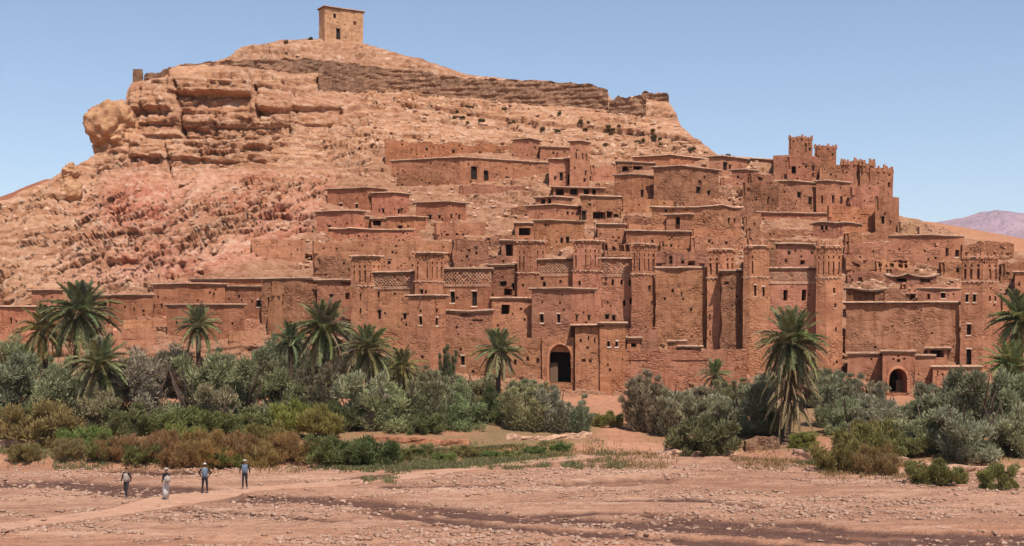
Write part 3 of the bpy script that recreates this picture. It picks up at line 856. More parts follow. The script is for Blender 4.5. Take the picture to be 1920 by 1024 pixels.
def B(name, label, xl, xc, xr, vt, vb, Y=None, a=22, b=52, st='lip', win=(), cat='house', group=None, tint='', mat='mud', bat=0.0, dp=6.0, ex=2.0, holes=5, lip=0.24, ragged=0.0, merl=0, band=None, slots=None, frieze=None, arch=None, sag=0.0, teeth=False, poles=0):
    if Y is None: Y = float(hillY(xc, vb)) - 0.4
    rs = random.Random(int(xl * 7 + vt * 13))
    C = np.array([PX(xc, Y), Y]); zt = PZ(vt, Y); zb = PZ(vb, Y) - ex
    a_, b_ = math.radians(a), math.radians(b)
    dl = np.array([-math.cos(a_), math.sin(a_)]); dr = np.array([math.cos(b_), math.sin(b_)])
    kl, kr, kc = (xl - 960) / FP, (xr - 960) / FP, (xc - 960) / FP
    if xc - xl < 8:
        xl = xc
        dl = np.array([kc + 0.03, 1.0]); dl /= np.linalg.norm(dl); L = dp
    else: L = (C[0] - kl * C[1]) / (-dl[0] + kl * dl[1])
    if xr - xc < 8:
        xr = xc
        dr = np.array([kc - 0.03, 1.0]); dr /= np.linalg.norm(dr); R = dp
    else: R = (kr * C[1] - C[0]) / (dr[0] - kr * dr[1])
    L, R = min(max(L, 0.5), 40), min(max(R, 0.5), 40)
    pl = C + dl * L; pr = C + dr * R; pb = pl + dr * R
    poly0 = np.array([pl, C, pr, pb]); cen = poly0.mean(0)
    Hh = max(0.1, zt - zb)
    def T(x, y, z):
        f = 1 + bat * (zt - z) / Hh
        return cen[0] + (x - cen[0]) * f, cen[1] + (y - cen[1]) * f
    fL, fR, fB1, fB2 = Face(C, pl, cen, T), Face(C, pr, cen, T), Face(pr, pb, cen, T), Face(pl, pb, cen, T)
    root = empty(name, (cen[0], cen[1], zb + ex))
    org = np.array(root.location)
    tag(root, label, cat, group)
    hl, hr = [], []; made = []
    def pick(u): return (fL, hl) if (u <= xc and xc - xl >= 1) or xr - xc < 1 else (fR, hr)
    for w in win:
        u, v, wp, hp = w[:4]; kd = w[4] if len(w) > 4 else 'w'
        F, hs = pick(u)
        s0, z0, Y0 = F.at(u - wp / 2, v + hp / 2); s1, z1, _ = F.at(u + wp / 2, v - hp / 2)
        s0, s1 = min(s0, s1), max(s0, s1)
        z1 = z0 + hp / FP * Y0
        if s0 < 0.06 or s1 > F.L - 0.06: s0, s1 = max(0.06, s0), min(F.L - 0.06, s1)
        if s1 - s0 < 0.1: continue
        z1 = min(z1, zt - 0.12); z0 = max(z0, zb + 0.1)
        if z1 - z0 < 0.1: continue
        if any(not (s1 < h[0] - .02 or s0 > h[1] + .02 or z1 < h[2] - .02 or z0 > h[3] + .02) for h in hs): continue
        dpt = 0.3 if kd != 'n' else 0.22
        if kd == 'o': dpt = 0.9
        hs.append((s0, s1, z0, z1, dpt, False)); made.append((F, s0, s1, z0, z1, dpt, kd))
    # decorated upper storey of a tower: tall slots under a row of small ones
    relief = MB()
    if slots:
        nL, nR = slots[:2]; zband = PZ(band, Y)
        for F, hs, n_ in ((fL, hl, nL), (fR, hr, nR)):
            if n_ <= 0: continue
            w_ = F.L / (n_ * 2 + 1)
            hgt = zt - zband
            for i in range(n_):
                ac = F.L * (i + 0.5) / n_
                hw = min(0.16, w_ * 0.42) * rs.uniform(0.7, 1.1); ac += rs.uniform(-0.05, 0.05)
                if rs.random() < 0.12: continue
                for z0, z1 in ((zband + hgt * 0.10, zband + hgt * 0.52), (zband + hgt * 0.60, zband + hgt * 0.70)):
                    if ac - hw < 0.08 or ac + hw > F.L - 0.08: continue
                    hs.append((ac - hw, ac + hw, z0, z1, 0.25, False)); made.append((F, ac - hw, ac + hw, z0, z1, 0.25, 'n'))
            for i in (0, n_):
                ac = min(max(F.L * i / n_, 0.12), F.L - 0.12)
                F.box(relief, ac - 0.09, ac + 0.09, zband + 0.12, zband + hgt * (0.80 if i % 2 else 0.74), -0.05, 0.055)
            nt = max(4, int(F.L / 0.34))
            for i in range(nt):
                ac = F.L * (i + 0.5) / nt; zz_ = zband + hgt * 0.80
                if rs.random() < 0.2: continue
                F.box(relief, ac - 0.09, ac + 0.09, zz_, zz_ + hgt * 0.10, -0.05, 0.06)
    for F, hs in ((fL, hl), (fR, hr)):
        for _ in range(int(holes * min(3, F.L / 4))):
            s = rs.uniform(0.3, max(0.31, F.L - 0.5)); z = rs.uniform(zb + ex, zt - 0.5); w_ = rs.uniform(0.07, 0.15)
            if F.L < 1.2 or z < zb + 0.3: continue
            if any(not (s + w_ < h[0] - .1 or s - w_ > h[1] + .1 or z + w_ < h[2] - .1 or z - w_ > h[3] + .1) for h in hs): continue
            hs.append((s - w_, s + w_, z - w_, z + w_ * rs.uniform(0.8, 1.6), 0.4, True))
    mb = MB(); stp = 0.55 if Hh * (L + R) < 200 else 0.75
    rim = st != 'lip'
    aF = None
    if arch:
        u0, u1, va, vbs = arch
        aF, ah = pick((u0 + u1) / 2)
        s0, z0, Y0 = aF.at(u0, vbs); s1, _, _ = aF.at(u1, vbs)
        s0, s1 = min(s0, s1), max(s0, s1); ztop = z0 + (vbs - va) / FP * Y0
        sc_ = (s0 + s1) / 2; r_ = (s1 - s0) / 2; zsp = ztop - r_ * 1.15
        ah.append((s0, s1, z0, ztop, 0.0, False))
    wall_face(mb, fL, zb, zt, hl, stp, ragged, 1, rim)
    wall_face(mb, fR, zb, zt, hr, stp, ragged, 1, rim)
    wall_face(mb, fB1, zb, zt, [], 2.0 if not ragged else 1.0, ragged, 1, rim)
    wall_face(mb, fB2, zb, zt, [], 2.0 if not ragged else 1.0, ragged, 1, rim)
    if aF is not None:      # pointed arch spandrels and the deep passage behind them
        n_ = 9; zA0, zA1 = z0, ztop; PD = 2.6
        cur = []
        for i in range(2 * n_ + 1):
            t = -1 + i / n_
            hgt = zsp + (ztop - 0.02 - zsp) * math.sqrt(max(0, 1 - abs(t) ** 2.1)) * (1 - 0.06 * abs(t))
            cur.append((sc_ + r_ * t, hgt))
        for (x0, h0), (x1, h1) in zip(cur[:-1], cur[1:]):
            mb.quad(aF.pos(x0, h0), aF.pos(x1, h1), aF.pos(x1, ztop), aF.pos(x0, ztop))
            mb.quad(aF.pos(x0, h0), aF.pos(x1, h1), aF.pos(x1, h1, -PD), aF.pos(x0, h0, -PD))
        for x in (s0, s1): mb.quad(aF.pos(x, zA0), aF.pos(x, zsp), aF.pos(x, zsp, -PD), aF.pos(x, zA0, -PD))
        bk = MB(); aF.box(bk, s0 - 0.1, s1 + 0.1, zA0, ztop, -PD - 0.1, -PD)
        for i in range(7): aF.box(bk, s0 + (s1 - s0) * (i + 0.5) / 7 - 0.02, s0 + (s1 - s0) * (i + 0.5) / 7 + 0.02, zA0 + 0.1, ztop - 0.1, -PD, -PD + 0.03)
        bk.obj('passage_shade', MAT['wood_shade'], root, org)  # added dark panel, the passage's shade put into its colour
        mb.quad(aF.pos(s0, zA0 + 0.05), aF.pos(s1, zA0 + 0.05), aF.pos(s1, zA0 + 0.05, -PD), aF.pos(s0, zA0 + 0.05, -PD))
        am = MB()
        for (x0, h0), (x1, h1) in zip(cur[:-1], cur[1:]):
            def op(x, h, e):
                dx, dz = x - sc_, h - (zsp - 0.3); l_ = math.hypot(dx, dz); return x + dx / l_ * e, h + dz / l_ * e
            a0, b0 = op(x0, h0, 0.04), op(x1, h1, 0.04); a1, b1 = op(x0, h0, 0.30), op(x1, h1, 0.30)
            am.hexa([aF.pos(*a0, -0.03), aF.pos(*b0, -0.03), aF.pos(*b0, 0.10), aF.pos(*a0, 0.10), aF.pos(*a1, -0.03), aF.pos(*b1, -0.03), aF.pos(*b1, 0.08), aF.pos(*a1, 0.08)])
        for sg, x in ((-1, s0), (1, s1)):
            aF.box(am, *sorted((x + sg * 0.04, x + sg * 0.30)), zA0, zsp + 0.02, -0.03, 0.085)
        am.obj('arch_surround', MAT['mud'], root, org).color = (1.25, 1.25, 1.25, 1)
        dm = MB(); aF.box(dm, s1 - r_ * 0.75, s1 - 0.05, zA0 + 0.06, zA0 + (ztop - zA0) * 0.52, -1.2, -1.08)
        for i in range(5):
            x = s1 - r_ * 0.75 + (r_ * 0.75 - 0.05) * (i + 0.5) / 5
            aF.box(dm, x - 0.015, x + 0.015, zA0 + 0.1, zA0 + (ztop - zA0) * 0.5, -1.09, -1.05)
        dm.obj('door', MAT['pole'], root, org)
    zroof = zt - (0.05 if not rim else (0.9 + ragged))
    rp = [T(*q, zroof) for q in poly0]
    wo = mb.obj('wall', MAT[mat], root, org, 0.10 if mat != 'mudrough' else 0.17)
    tn = TINTS[tint]; jr = rs.uniform(0.82, 1.14)
    wo.color = (tn[0] * jr, tn[1] * jr * rs.uniform(0.97, 1.04), tn[2] * jr * rs.uniform(0.95, 1.12), 1)
    polyT = np.array([T(*q, zt) for q in poly0])
    if st == 'lip':
        e = MB(); ring(e, polyT, zt - 0.17, zt + 0.012, lip * 0.82, 0.12, 0.03, 0.5, xl, sag); e.obj('eave', MAT['eave'], root, org)
        r = MB(); ring(r, polyT, zt + 0.002, zt + 0.15, lip, 0.4, 0.03, 0.45, xl, sag)
        n0 = len(r.v); r.v += [(q[0], q[1], zt + 0.1 - sag * 0.5) for q in polyT]; r.f.append((n0, n0 + 1, n0 + 2, n0 + 3))
        ro = r.obj('roof', MAT['roofmud'], root, org, 0.025); ro.color = (tn[0] * jr, tn[1] * jr, tn[2] * jr, 1)
    else:
        r = MB(); r.quad(*[(q[0], q[1], zroof) for q in rp]); r.obj('roof', MAT['roofmud'], root, org)
    # windows, doors, niches
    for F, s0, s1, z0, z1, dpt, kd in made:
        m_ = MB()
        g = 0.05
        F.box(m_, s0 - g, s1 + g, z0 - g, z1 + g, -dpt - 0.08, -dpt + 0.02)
        if kd in 'wsx' and s1 - s0 > 0.3:      # upright bar before the panel of room shade
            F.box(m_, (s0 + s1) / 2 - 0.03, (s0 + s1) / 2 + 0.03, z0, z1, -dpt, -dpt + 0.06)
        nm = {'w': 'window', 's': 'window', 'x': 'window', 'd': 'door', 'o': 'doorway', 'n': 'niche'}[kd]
        wobj = m_.obj(nm, MAT['niche' if kd == 'n' else 'wood_shade'], root, org)  # dark panel behind the opening, inside shade put into its colour
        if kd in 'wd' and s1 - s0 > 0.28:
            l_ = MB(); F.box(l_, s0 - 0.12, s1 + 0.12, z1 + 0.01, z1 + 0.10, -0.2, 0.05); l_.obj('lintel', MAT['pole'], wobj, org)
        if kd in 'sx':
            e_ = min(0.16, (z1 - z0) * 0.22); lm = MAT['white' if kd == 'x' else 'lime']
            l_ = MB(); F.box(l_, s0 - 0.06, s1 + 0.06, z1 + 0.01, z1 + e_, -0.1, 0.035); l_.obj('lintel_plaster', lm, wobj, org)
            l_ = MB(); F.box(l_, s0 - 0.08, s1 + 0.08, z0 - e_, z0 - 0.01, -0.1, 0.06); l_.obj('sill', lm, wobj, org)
    if band is not None:
        zbd = PZ(band, Y)
        pb_ = np.array([T(*q, zbd) for q in poly0])
        c_ = MB(); ring(c_, pb_, zbd - 0.07, zbd + 0.06, 0.10, 0.1, 0.02, 0.4, xl)
        for F in (fL, fR):
            nt = max(3, int(F.L / 0.42))
            for i in range(nt):
                ac = F.L * (i + 0.5) / nt
                if rs.random() < 0.2: continue
                F.box(c_, ac - 0.09, ac + 0.09, zbd - 0.20, zbd - 0.06, -0.05, 0.08)
        c_.obj('cordon', MAT['roofmud'], root, org).color = (0.9, 0.85, 0.82, 1)
    if relief.v: relief.obj('pilaster_relief', MAT['mud'], root, org)
    if frieze:
        v0, v1 = frieze[:2]; F = fL if (xc - xl >= xr - xc) else fR
        zt_, zb_ = PZ(v0, Y), PZ(v1, Y); fz = MB()
        nr = 3; ch = (zt_ - zb_) / nr; nc = max(4, int(F.L / (ch * 0.85))); cw = F.L / nc
        for rI in range(nr):
            for cI in range(nc):
                cx0 = cI * cw; zc = zb_ + rI * ch; t = 0.055
                if rs.random() < 0.13: continue
                for sg in (0, 1):
                    x0, x1 = (cx0, cx0 + cw) if sg == 0 else (cx0 + cw, cx0)
                    jz = rs.uniform(-.03, .03); o_ = 0.10 + rs.uniform(-.03, .03)
                    fz.hexa([F.pos(x0, zc - t + jz, -0.05), F.pos(x1, zc + ch - t, -0.05), F.pos(x1, zc + ch - t, o_), F.pos(x0, zc - t + jz, o_ + .004 * sg), F.pos(x0, zc + t + jz, -0.05), F.pos(x1, zc + ch + t, -0.05), F.pos(x1, zc + ch + t, o_), F.pos(x0, zc + t + jz, o_ + .004 * sg)])
        for cI in range(nc * 2):
            ac = F.L * (cI + 0.5) / (nc * 2)
            if 0.1 < ac < F.L - 0.1: F.box(fz, ac - 0.06, ac + 0.06, zb_ - 0.42, zb_ - 0.08, -0.05, 0.085)
        fo = fz.obj('lattice_frieze', MAT['roofmud'], root, org, 0.04); fo['kind'] = 'stuff'; fo.color = (0.92, 0.86, 0.82, 1)
    if merl:
        zc = zt + (0.16 if st == 'lip' else 0.0)
        for k_ in range(4):
            p_, q_ = polyT[k_], polyT[(k_ + 1) % 4]
            n_ = max(1, merl)
            for i in range(n_):
                t = i / n_; pp = p_ + (q_ - p_) * t; pp = pp + (cen - pp) * 0.06
                if i and rs.random() < 0.25: continue
                s_ = 0.22 if i == 0 else 0.19; hh = rs.uniform(0.3, 0.5) if i == 0 else rs.uniform(0.1, 0.3); m_ = MB()
                jx, jy = rs.uniform(-.12, .12), rs.uniform(-.08, .08)
                m_.hexa([(pp[0] + dx * s_, pp[1] + dy * s_, zc - 0.35 - (0.3 if ragged else 0)) for dx, dy in ((-1, -1), (1, -1), (1, 1), (-1, 1))] + [(pp[0] + jx * 0.6 + dx * s_ * 0.62, pp[1] + jy * 0.6 + dy * s_ * 0.62, zc + hh) for dx, dy in ((-1, -1), (1, -1), (1, 1), (-1, 1))])
                m_.obj('merlon', MAT['mud'], root, org, 0.03)
    for _ in range(poles):
        F = fL if rs.random() < 0.5 else fR
        ac = rs.uniform(0.3, F.L - 0.2) if F.L > 0.6 else F.L / 2; m_ = MB()
        F.box(m_, ac - 0.05, ac + 0.05, zt - 0.3, zt - 0.18, -0.3, rs.uniform(0.35, 0.7)); m_.obj('roof_beam', MAT['pole'], root, org)
    return root
W_ = 'mud_wall'
# ---- hilltop
B('hilltop_granary', 'square tan granary tower alone on the summit, door and keyhole window', 598, 609, 681, 12, 76, Y=258, a=57, b=31, win=[(634, 63, 8, 20, 'd'), (628, 30, 5, 8, 'w'), (665, 43, 6, 7, 'n')], cat='tower', mat='tan', ex=3, lip=0.3, holes=4)
B('turret', 'small square stone turret on the left cliff edge', 246, 249, 267, 128, 156, Y=213, a=40, b=20, st='par', cat='turret', mat='stonewall', ex=2, holes=2, ragged=0.3)
def rampart(name, label, pts, th, mat, seed, cat='wall', step=1.2, rag=0.6):
    """long wall following the crest: pts = (u, v top, v bottom), each stone course slightly proud of the one below"""
    P_ = []
    for (u0, t0, b0), (u1, t1, b1) in zip(pts[:-1], pts[1:]):
        n = max(2, int((u1 - u0) / 4))
        for i in range(n): t = i / n; P_.append((u0 + (u1 - u0) * t, t0 + (t1 - t0) * t, b0 + (b1 - b0) * t))
    P_.append(pts[-1])
    base = [hill_pt(u, b) for u, t, b in P_]
    root = empty(name, base[len(base) // 2]); org = np.array(root.location)
    mb = MB(); rows_ = 24; idx = []
    for i, ((u, t, b), q) in enumerate(zip(P_, base)):
        Y = float(hillY(u, b)) - 0.5
        zt = PZ(t, Y) + rag * sn(u * 0.09, seed * 2.0)
        zb = PZ(b, Y) - 2.5; r = []
        for j in range(rows_):
            f = j / (rows_ - 1); z = zb + (zt - zb) * f
            o = 0.22 * sn(math.floor(z / 0.45) * 1.37, u * 0.02, seed) + 0.16 * sn(u * 0.12, z * 0.8, seed)
            r.append(len(mb.v)); mb.v.append((PX(u, Y), Y - o, z))
        r.append(len(mb.v)); mb.v.append((PX(u, Y + th), Y + th, zt + 0.05))
        r.append(len(mb.v)); mb.v.append((PX(u, Y + th), Y + th + 0.2, zb))
        idx.append(r)
    for r0, r1 in zip(idx[:-1], idx[1:]):
        for j in range(len(r0) - 1): mb.f.append((r0[j], r1[j], r1[j + 1], r0[j + 1]))
    mb.f.append(tuple(idx[0])); mb.f.append(tuple(idx[-1]))
    mb.obj('masonry', MAT[mat], root, org, 0.12)
    tag(root, label, cat)
rampart('rampart', 'long dark stone rampart stretching along the hill crest to the right', [(597, 112, 166), (650, 118, 176), (720, 128, 178), (800, 138, 180), (870, 146, 184), (940, 149, 188), (1010, 152, 190), (1070, 156, 192), (1105, 158, 196), (1128, 164, 198), (1140, 170, 200)], 1.2, 'stonewall', 1, rag=0.25)
rampart('rampart', 'short broken stone rampart below the notch in the right crest', [(1142, 188, 203), (1165, 182, 208), (1190, 180, 214), (1211, 182, 217)], 1.2, 'stonewall', 2, rag=0.5)
rampart('ruined_fort', 'ruined tan fort stub crowning the right end of the crest', [(1203, 174, 186), (1222, 172, 187), (1240, 174, 189), (1254, 178, 192)], 3.0, 'stonewall', 3, 'ruin', rag=0.4)
rampart('rampart', 'low stone wall along the cliff top left of the summit', [(270, 140, 153), (300, 134, 146), (335, 122, 134), (400, 116, 130), (470, 112, 134), (530, 110, 138), (602, 112, 142)], 1.0, 'stonewall', 4, rag=0.3)

# ---- upper terrace, centre
B(W_, 'long plain retaining wall highest in the village, top left', 716, 722, 962, 262, 300, a=30, b=14, st='par', cat='wall', dp=2, tint='r', ragged=0.5, win=[(800, 280, 4, 5), (850, 284, 5, 6), (900, 286, 4, 4), (935, 284, 6, 7)])
B('mud_house', 'small square house on the highest terrace left of the slim tower', 962, 992, 1013, 260, 300, b=50, win=[(1003, 277, 3, 5)], tint='')
B(W_, 'low wall linking the square house and the slim tower on the top terrace', 1012, 1012, 1068, 275, 300, b=12, st='lip', cat='wall', lip=0.16)
B('mud_house', 'long house with blank left side and two dark doors, upper terrace', 734, 862, 1034, 295, 344, a=20, b=24, win=[(889, 324, 11, 24, 'd'), (911, 329, 9, 19, 'd'), (951, 336, 7, 9), (980, 338, 5, 8), (992, 338, 6, 12, 'd')], tint='', ex=2.5)
B('mud_house', 'arched-niche house front adjoining the slim upper tower', 1030, 1030, 1090, 298, 346, b=14, win=[(1020, 333, 3, 4), (1053, 331, 6, 15, 'd'), (1071, 336, 14, 18, 'o'), (1042, 334, 4, 6)], holes=5, dp=5)
B('mud_tower', 'slim mud tower with narrow arched slits on the upper terrace', 1068, 1087, 1106, 264, 352, a=20, b=45, win=[(1080, 292, 3, 12, 'n'), (1093, 293, 3, 12, 'n'), (1100, 294, 3, 12, 'n'), (1098, 325, 4, 10), (1097, 338, 4, 7)], cat='tower', lip=0.2)
B(W_, 'retaining wall running below the two-door house', 858, 862, 1040, 344, 362, a=40, b=15, st='par', cat='wall', dp=2, ragged=0.4, holes=2)
B('porch', 'open porch with dark bays and pale roof under the slim tower', 1034, 1037, 1132, 351, 368, a=40, b=12, win=[(1050, 360, 16, 12, 'o'), (1077, 360, 14, 14, 'o'), (1100, 360, 10, 10, 'o'), (1119, 360, 16, 11, 'o')], lip=0.35, dp=4)
B('mud_house', 'broken low house left of the porch with post shed', 1004, 1040, 1073, 369, 388, b=35, win=[(1018, 378, 8, 10, 'o'), (1030, 378, 7, 10, 'o')])
B('mud_house', 'pale-roofed two-sided house below the post shed', 988, 1039, 1088, 384, 415, b=32, win=[(1065, 400, 4, 6), (1074, 402, 4, 6)])
B('ruined_house', 'ruined house with ragged dark openings right of the pale-roofed house', 1086, 1090, 1164, 367, 416, a=40, b=15, win=[(1095, 404, 8, 18, 'd'), (1124, 404, 22, 13, 'o'), (1143, 403, 12, 13, 'o'), (1156, 405, 10, 8, 'o'), (1106, 384, 4, 4)], mat='mudrough', holes=4)
B(W_, 'plain wall descending right from the ruined dark-opening house', 1162, 1162, 1262, 371, 400, b=14, st='par', cat='wall', dp=2, ragged=0.3)

# ---- upper right of centre
B('mud_house', 'house with bright ochre right side highest in the right group', 1190, 1256, 1329, 291, 316, a=24, b=35, tint='o')
B('ruined_house', 'dark broken house front between the ochre house and slope', 1150, 1156, 1226, 303, 328, a=40, b=18, win=[(1172, 317, 12, 10, 'o'), (1196, 316, 18, 9, 'o')], mat='mudrough', tint='d')
B('mud_house', 'big block house with weathered right side and broken window', 1226, 1276, 1348, 311, 382, a=22, b=38, win=[(1310, 356, 8, 12), (1312, 342, 7, 9, 'n'), (1329, 361, 6, 8), (1322, 332, 3, 4)], mat='mudrough', tint='d', ex=3)
B('mud_house', 'long low-roofed house with one dark door beside the block house', 1152, 1185, 1277, 327, 374, a=22, b=28, win=[(1204, 363, 6, 14, 'd'), (1237, 363, 4, 5), (1265, 365, 5, 10)], ex=3)
B('mud_house', 'gabled-looking house with two dark doors right of the block house', 1329, 1354, 1402, 293, 332, a=22, b=35, win=[(1360, 311, 8, 14, 'd'), (1369, 313, 4, 8)])
B('mud_house', 'flat shed roof at the skyline left of the citadel', 1352, 1356, 1446, 294, 316, Y=204, a=30, b=24, tint='', lip=0.4, win=[(1398, 309, 14, 10, 'o'), (1425, 312, 16, 9, 'o')])
B('mud_house', 'wide house with sagging eaves below the block house', 1222, 1354, 1389, 385, 442, a=12, b=40, win=[(1272, 412, 10, 18, 'o'), (1367, 414, 4, 10), (1378, 414, 4, 8), (1248, 396, 4, 4)], mat='mudrough', sag=0.2, ex=3)
B('mud_house', 'slatted-front house built against the sagging-eave house', 1249, 1290, 1320, 402, 440, a=10, b=40, win=[(1270, 418, 9, 22, 'o'), (1301, 418, 4, 10), (1308, 422, 4, 8)], lip=0.32)
B(W_, 'crumbled garden wall above the central terraces', 1168, 1170, 1250, 402, 424, a=40, b=12, st='par', cat='wall', dp=2, ragged=0.8, mat='mudrough')
B('mud_house', 'low block with two small windows at the foot of the sagging-eave house', 1293, 1296, 1402, 440, 482, a=40, b=14, st='par', ragged=0.5, tint='', win=[(1330, 452, 4, 5), (1362, 456, 4, 5)])
# ---- citadel
cg = 'citadel blocks on the right spur'
B('citadel_tower', 'tallest square crenellated tower of the right citadel', 1479, 1505, 1523, 256, 296, a=18, b=40, st='par', merl=3, win=[(1511, 276, 4, 16, 'n'), (1518, 276, 4, 16, 'n')], cat='tower', tint='o', group=cg)
B('citadel_tower', 'second square crenellated tower right of the tallest one', 1527, 1553, 1568, 273, 312, a=20, b=45, st='par', merl=3, win=[(1562, 290, 3, 5)], cat='tower', tint='o', group=cg)
B('mud_house', 'plain block at the left foot of the tallest citadel tower', 1450, 1478, 1484, 291, 330, a=14, b=50, st='par', tint='', group=cg)
B('ruined_house', 'broken block carrying the tallest citadel tower', 1476, 1521, 1539, 291, 340, a=16, b=45, st='par', ragged=0.7, win=[(1511, 310, 4, 5), (1525, 315, 5, 8), (1525, 328, 5, 10, 'o'), (1488, 318, 8, 14, 'o')], tint='o', group=cg)
B('mud_house', 'plain windowless block below the second crenellated tower', 1537, 1577, 1582, 308, 350, a=8, b=50, st='par', ragged=0.2, group=cg)
B('citadel_tower', 'broad low tower with broken battlements in the citadel middle', 1577, 1603, 1615, 301, 350, a=16, b=50, st='par', merl=4, ragged=0.4, cat='tower', win=[(1608, 328, 4, 14, 'n')], group=cg)
B('citadel_tower', 'half-collapsed battlement block right of the broad low tower', 1612, 1632, 1640, 303, 350, a=10, b=45, st='par', merl=3, ragged=0.6, cat='tower', group=cg)
B('citadel_tower', 'square end tower at the far right of the citadel', 1625, 1659, 1674, 314, 376, a=14, b=48, st='par', merl=3, ragged=0.2, cat='tower', win=[(1667, 326, 3, 4), (1667, 345, 5, 9, 'o')], group=cg)
B('ruined_house', 'roofless ruin in front of the citadel end tower', 1594, 1614, 1648, 345, 394, a=18, b=25, st='par', ragged=1.2, win=[(1645, 360, 4, 8)], group=cg)
B('ruined_house', 'dark-doored ruin under the citadel end tower', 1636, 1640, 1664, 354, 372, a=40, b=14, st='par', ragged=0.5, win=[(1654, 361, 10, 10, 'o')], group=cg)
B('mud_house', 'rough-sided corner house at the citadel front left', 1461, 1487, 1531, 339, 402, a=16, b=35, win=[(1498, 365, 8, 10), (1519, 376, 6, 14)], mat='mudrough', ex=3, group=cg)
B('mud_house', 'tall flat-roofed house with three slit windows, citadel front', 1530, 1551, 1594, 339, 396, a=16, b=30, win=[(1541, 374, 3, 15, 'd'), (1562, 374, 5, 15), (1577, 375, 5, 14), (1591, 377, 3, 11)], ex=3, group=cg)
B('mud_house', 'smooth lower house front jutting below the three-slit house', 1551, 1578, 1645, 385, 440, a=18, b=24, st='par', ex=3, ragged=0.15, group=cg, tint='r')
B('mud_house', 'tall end house with paired dark windows at citadel right edge', 1641, 1668, 1685, 368, 440, a=12, b=48, st='par', win=[(1655, 413, 5, 14), (1669, 418, 4, 9), (1669, 425, 4, 6)], ex=4, group=cg)
B('mud_house', 'corner house left of the citadel with one slit per side', 1392, 1427, 1460, 342, 394, a=16, b=42, win=[(1417, 373, 3, 8), (1441, 375, 5, 14)], st='par', ragged=0.2, mat='mudrough', ex=3)
B('ruined_house', 'low ruined sheds behind the left citadel corner house', 1405, 1440, 1470, 320, 345, a=20, b=35, st='par', ragged=0.9, win=[(1425, 333, 8, 8, 'o')])
B('mud_house', 'little flat-roofed hut directly left of the citadel', 1372, 1396, 1420, 318, 342, a=20, b=35, win=[(1384, 332, 4, 6)])
B(W_, 'long retaining wall below the citadel corner house', 1414, 1420, 1570, 398, 424, a=30, b=12, Y=181.5, cat='wall', dp=2, lip=0.2, tint='r')
B('mud_house', 'low hut with curved roof at the foot of the citadel', 1524, 1563, 1612, 419, 436, a=12, b=25, Y=175, win=[(1549, 427, 5, 8), (1541, 427, 5, 8), (1590, 428, 20, 6, 'o')], lip=0.35, sag=-0.2)
B(W_, 'broken stone terrace right of the citadel end house', 1684, 1700, 1722, 406, 436, a=16, b=30, st='par', ragged=0.8, cat='wall', mat='tan')
B(W_, 'low walls stepping down the right shoulder of the hill', 1720, 1738, 1786, 420, 440, a=16, b=20, st='par', ragged=0.9, cat='wall', mat='tan')

# ---- left house cluster on the rock
lg = 'house cluster beside the pink rock'
B('mud_house', 'tallest house of the cluster beside the pink rock, two small windows', 614, 687, 722, 352, 398, a=20, b=40, win=[(639, 387, 5, 10, 's'), (668, 387, 5, 9, 's')], tint='r', ex=3, group=lg)
B('mud_house', 'house with two-sided pale roof edge right of the tallest cluster house', 697, 736, 767, 361, 406, a=18, b=42, win=[(718, 397, 4, 11), (748, 398, 5, 12), (753, 395, 4, 10, 'n'), (711, 395, 3, 6)], tint='r', ex=3, group=lg)
B('mud_house', 'broad house at the left end of the cluster, overhanging eave', 594, 663, 683, 395, 447, a=18, b=42, win=[(617, 429, 6, 12, 'd')], tint='r', ex=3, group=lg)
B('mud_house', 'small box house nested in the middle of the cluster', 646, 672, 699, 405, 434, a=12, b=38, win=[(678, 420, 3, 4)], tint='r', group=lg)
B('mud_house', 'long low house with sagging eave along the cluster front', 619, 655, 774, 428, 450, a=12, b=15, sag=0.12, lip=0.3, tint='r', group=lg)
B('mud_house', 'house with dark low door right in the cluster middle', 726, 776, 798, 406, 438, a=16, b=42, win=[(750, 428, 7, 9, 'd'), (764, 424, 3, 4)], tint='r', group=lg)
B('shed', 'dark open shed between two cluster houses', 694, 696, 730, 410, 432, a=40, b=12, win=[(707, 418, 16, 10, 'o')], cat='shed', group=lg)
B('mud_house', 'corner house with dark door at the right end of the cluster', 780, 839, 873, 378, 420, a=20, b=40, win=[(806, 411, 7, 15, 'd'), (824, 407, 4, 6), (846, 406, 4, 8), (861, 408, 4, 11)], ex=3, group=lg, tint='r')
B('mud_house', 'low house front below the right-end corner house of the cluster', 815, 853, 910, 417, 448, a=16, b=22, st='par', win=[(838, 440, 6, 4, 'o'), (856, 439, 8, 4, 'o')], group=lg)
B(W_, 'long terrace wall under the cluster beside the pink rock', 586, 780, 848, 450, 506, a=8, b=25, st='par', cat='wall', dp=3, ragged=0.3, ex=3)
B('mud_house', 'blank two-storey block at the right end of the long terrace wall', 846, 850, 914, 447, 506, a=40, b=16, st='par', win=[(876, 480, 5, 5), (893, 473, 4, 5), (893, 464, 5, 3)], ex=3, ragged=0.3, mat='mudrough')
B(W_, 'stained retaining box wall standing alone in the pink rock', 472, 572, 578, 447, 490, a=6, b=60, st='par', cat='wall', dp=3, ragged=0.25, ex=2.0, tint='t', holes=4)
B('ruined_house', 'crumbling wall with round holes below the long terrace', 586, 628, 660, 478, 530, a=14, b=30, st='par', ragged=1.4, win=[(597, 488, 5, 11, 'o'), (645, 490, 4, 5)], mat='mudrough', tint='', ex=3)
B('mud_house', 'low block with single dark window above the left crenellated tower', 700, 735, 768, 485, 520, a=10, b=30, st='par', ragged=0.5, win=[(730, 487, 6, 12), (757, 483, 12, 7, 'o')])

